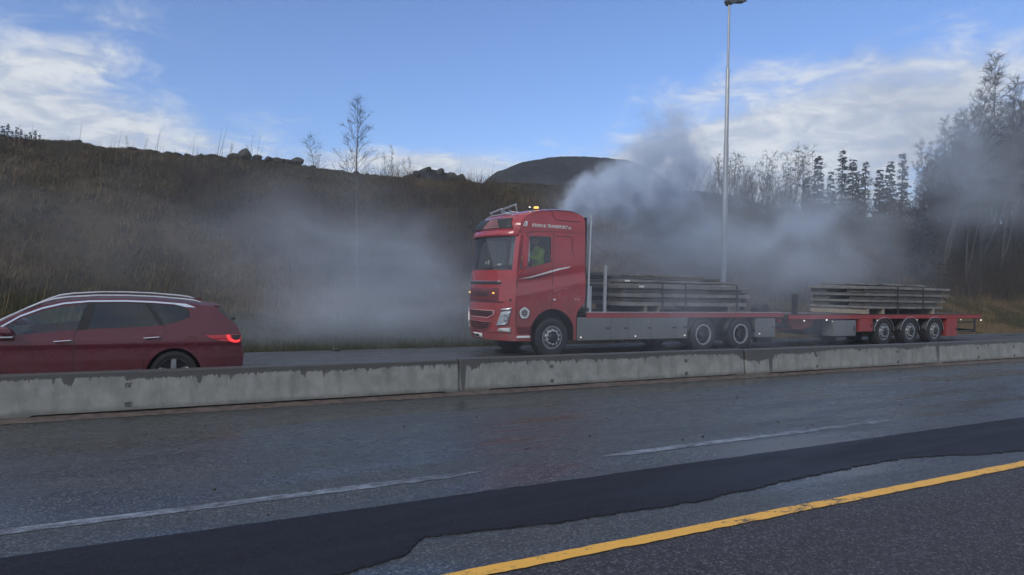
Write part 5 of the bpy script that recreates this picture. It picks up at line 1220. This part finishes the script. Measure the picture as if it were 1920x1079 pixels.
# boulders along the crest
def boulder(seed, r, flat=.7):
    rg = random.Random(seed); bm = bmesh.new(); bmesh.ops.create_icosphere(bm, subdivisions=3, radius=1)
    off = [(Vector((rg.gauss(0, 1), rg.gauss(0, 1), rg.gauss(0, 1))).normalized(), rg.uniform(.55, .95)) for _ in range(12)]
    for v in bm.verts:
        d = v.co.normalized(); k = 1.
        for n, c in off:
            q = d.dot(n)
            if q > 0: k = min(k, c/q)
        k = k+rg.uniform(-.02, .02); v.co = Vector((d.x*k*1.25, d.y*k, d.z*k*flat))
    me = bpy.data.meshes.new('boulder'); bm.to_mesh(me); bm.free(); me.materials.append(MATS['rock']); return me
BM = [boulder(k, 1) for k in range(4)]
def put_boulder(px, py, Y, wpx, label, k, group='boulders along the hill crest', sink=.35, m=None, tall=1.):
    p = at(px, py, Y); mpp = (p-Vector((0, 0, CAM_H))).dot(fw)/FPX; r = wpx*mpp/2.2
    z = float(tz(p.x, Y))
    o = link('boulder', BM[k % 4], None, None, (p.x, Y, z+r*.35*tall)); o.scale = (r, r, r*tall); o.rotation_euler = (0, 0, px*.37); return tag(o, label, 'boulder', group, 'thing')
put_boulder(461, 292, 37.6, 30, 'largest dark boulder on the hill crest, with a twig above it', 0, tall=1.5)
put_boulder(441, 297, 37.6, 26, 'dark boulder touching the left side of the largest crest boulder', 1)
put_boulder(482, 297, 37.6, 20, 'dark boulder touching the right side of the largest crest boulder', 2)
lb_ = [138, 147, 189, 246, 259, 279, 292, 316, 331, 352, 377, 398, 415]
for i, px in enumerate(lb_):
    put_boulder(px, 300, 37.8+rng.uniform(-.3, .3), rng.uniform(9, 24), f'{ORD[i]} low dark boulder from the left along the crest, left of the largest', i, tall=rng.uniform(.4, .75))
for i, px in enumerate([503, 517, 531, 540, 556, 588, 611, 634, 641, 668, 690]):
    put_boulder(px, 300, 37.7+rng.uniform(-.3, .3), rng.uniform(10, 22)*(1.5 if 505 < px < 560 else 1), f'{ORD[i]} low dark boulder right of the largest one on the crest', i, tall=rng.uniform(.5, 1.0))
for i, (px, py, Y, w_) in enumerate(((762, 330, 41, 22), (782, 324, 42, 26), (800, 318, 42.5, 24), (822, 322, 42.5, 26), (846, 328, 42, 24), (866, 333, 41.5, 20))):
    p = at(px, py, Y); mpp = (p-Vector((0, 0, CAM_H))).dot(fw)/FPX; r = w_*mpp/2.2
    o = link('boulder', BM[i % 4], None, None, (p.x, Y, p.z-r*.5)); o.scale = (r, r, r); o.rotation_euler = (0, .3*i, i); tag(o, f'{ORD[i]} dark boulder from the left on the stony ridge beside the gravel hill', 'boulder', 'boulders of the stony ridge', 'thing')
put_boulder(324, 415, 31.5, 18, 'pale flat stone lying on the dark part of the bank', 3, group=None, tall=.4)
p = at(631, 653, 18.75); st_ = link('boulder', BM[1], None, None, (p.x, 18.75, FAR+.03)); st_.scale = (.10, .08, .08); tag(st_, 'small dark lump lying at the far road edge between car and lorry', 'stone', None, 'thing')
# ------------------------------------------------------------------ drifting smoke and spray, and thin haze
def smoke_mat(name, dens, scale, lo, hi, colr, aniso=.0, detail=4., squash=(1, 1, 1), soft=(.0, 1.05), warp=.5, step=1., ragged=.75, floor=.3):
    m = bpy.data.materials.new(name); m.use_nodes = True; t = m.node_tree; t.nodes.clear()
    o = t.nodes.new('ShaderNodeOutputMaterial'); v = t.nodes.new('ShaderNodeVolumePrincipled')
    tc = t.nodes.new('ShaderNodeTexCoord'); ob = tc.outputs['Object']; g = t.nodes.new('ShaderNodeNewGeometry').outputs['Position']
    # object space is the unit ball of the puff: density falls to nothing before the boundary
    mp = t.nodes.new('ShaderNodeMapping'); mp.inputs['Scale'].default_value = squash; t.links.new(g, mp.inputs[0])
    nz = noise(mp.outputs[0], scale, detail, .62, tree=t, dist=warp)
    nm = t.nodes.new('ShaderNodeVectorMath'); nm.operation = 'LENGTH'; t.links.new(ob, nm.inputs[0])
    r = mth('ADD', nm.outputs['Value'], mth('MULTIPLY', mth('SUBTRACT', nz, .5, tree=t), -ragged, tree=t), tree=t)
    fall = ramp(r, soft[0], soft[1], 1, 0, tree=t); fall = mth('MULTIPLY', fall, fall, tree=t)
    edge = ramp(nm.outputs['Value'], .80, .99, 1, 0, tree=t)
    d = mth('MULTIPLY', mth('MULTIPLY', fall, edge, tree=t), ramp(nz, lo, hi, floor, 1., tree=t), tree=t)
    t.links.new(mth('MULTIPLY', d, dens, tree=t), v.inputs['Density'])
    v.inputs['Color'].default_value = (*colr, 1); v.inputs['Anisotropy'].default_value = aniso
    t.links.new(v.outputs[0], o.inputs['Volume']); m.cycles.volume_step_rate = step
    return m
ico = bmesh.new(); bmesh.ops.create_icosphere(ico, subdivisions=3, radius=1); im = bpy.data.meshes.new('puff'); ico.to_mesh(im); ico.free()
def puff(name, c, rad, rot, label, m):
    me = im.copy(); o = link(name, me, m, None, c); o.scale = rad; o.rotation_euler = rot
    return tag(o, label, 'smoke', kind='stuff')
GREY = (.80, .88, 1.0)
PUFFS = [
 # name, pixel, Y, radii (x, y, z), tilt, density, noise scale, lo, hi, step, ragged, floor, soft, label
 ('exhaust_smoke', (1106, 374), 17.5, (1.5, 1.0, 1.05), .40, 5.0, 2.1, .34, .58, .45, 1.0, .05, .95, 'dense white exhaust smoke rising behind the cab'),
 ('exhaust_smoke', (1170, 358), 17.9, (2.1, 1.2, 1.45), .3, 3.2, 1.7, .34, .60, .45, 1.0, .08, 1.0, 'second pale puff of exhaust smoke right of the first'),
 ('exhaust_smoke', (1250, 310), 18.6, (2.7, 1.5, 2.6), .4, 2.1, 1.0, .34, .62, .5, 1.0, .10, 1.0, 'blue-grey smoke column above the lorry bed'),
 ('exhaust_smoke', (1250, 430), 19.2, (7.5, 1.7, 4.4), .0, .72, .60, .34, .66, .6, .5, .35, 1.05, 'broad smoke veil over the lorry load'),
 ('drifting_smoke', (1490, 430), 22.6, (13.0, 2.2, 4.6), .06, .58, .48, .36, .64, .6, .5, .28, 1.05, 'bluish smoke drifting right in front of the spruces'),
 ('drifting_smoke', (1800, 290), 24.8, (20., 2.2, 8.6), -.10, .34, .34, .36, .64, .65, .4, .40, 1.05, 'thin smoke veil high over the bare wood'),
 ('drifting_smoke', (1500, 500), 20.6, (18.0, 1.4, 4.2), .0, .27, .40, .34, .66, .65, .3, .50, 1.05, 'low continuous haze of smoke behind both loads'),
 ('road_spray', (745, 540), 21.6, (8.5, 2.0, 4.4), -.30, .58, .55, .34, .66, .6, .5, .35, 1.05, 'pale spray cloud hanging between the car and the lorry'),
 ('road_spray', (700, 620), 19.9, (9.5, 1.4, 2.4), .0, .62, .50, .32, .66, .6, .4, .38, 1.05, 'low spray on the far road behind the car'),
 ('road_spray', (450, 460), 24.0, (15., 1.8, 5.0), .0, .16, .36, .34, .66, .65, .4, .35, 1.05, 'faint spray veil over the bank behind the car'),
 ('road_spray', (1050, 540), 14.9, (10.0, .9, 4.0), .0, .14, .30, .30, .70, .65, .4, .4, 1.05, 'thin spray in front of the lorry cab'),
 ('road_spray', (1400, 575), 14.9, (7.0, .9, 2.8), .0, .46, .46, .34, .66, .65, .5, .35, 1.05, 'smoky spray before the rear wheels of the lorry'),
]
for i, (nm, (px, py), Y, rad, tilt, de, ns, lo, hi, stp, rag, flo, sf, lab) in enumerate(PUFFS):
    c = at(px, py, Y); puff(nm, c, rad, (0, -tilt, 0), lab, smoke_mat(f'smoke_{i}', de, ns, lo, hi, GREY, step=stp, ragged=rag, floor=flo, soft=(0. if sf > 1 else .25, sf), detail=5., squash=(1, 1, 1) if sf <= 1 else (.6, 1, 1.15)))
# thin haze filling the whole place
hm = bpy.data.materials.new('haze_air'); hm.use_nodes = True; t = hm.node_tree; t.nodes.clear()
v = t.nodes.new('ShaderNodeVolumePrincipled'); v.inputs['Density'].default_value = .0011; v.inputs['Color'].default_value = (.82, .88, .97, 1)
o_ = t.nodes.new('ShaderNodeOutputMaterial'); t.links.new(v.outputs[0], o_.inputs['Volume'])
hz = MB().box(-950, 1250, -650, 950, -1.3, 40).build('haze', hm); tag(hz, 'thin grey-blue haze in the air over the road', 'haze', kind='stuff')
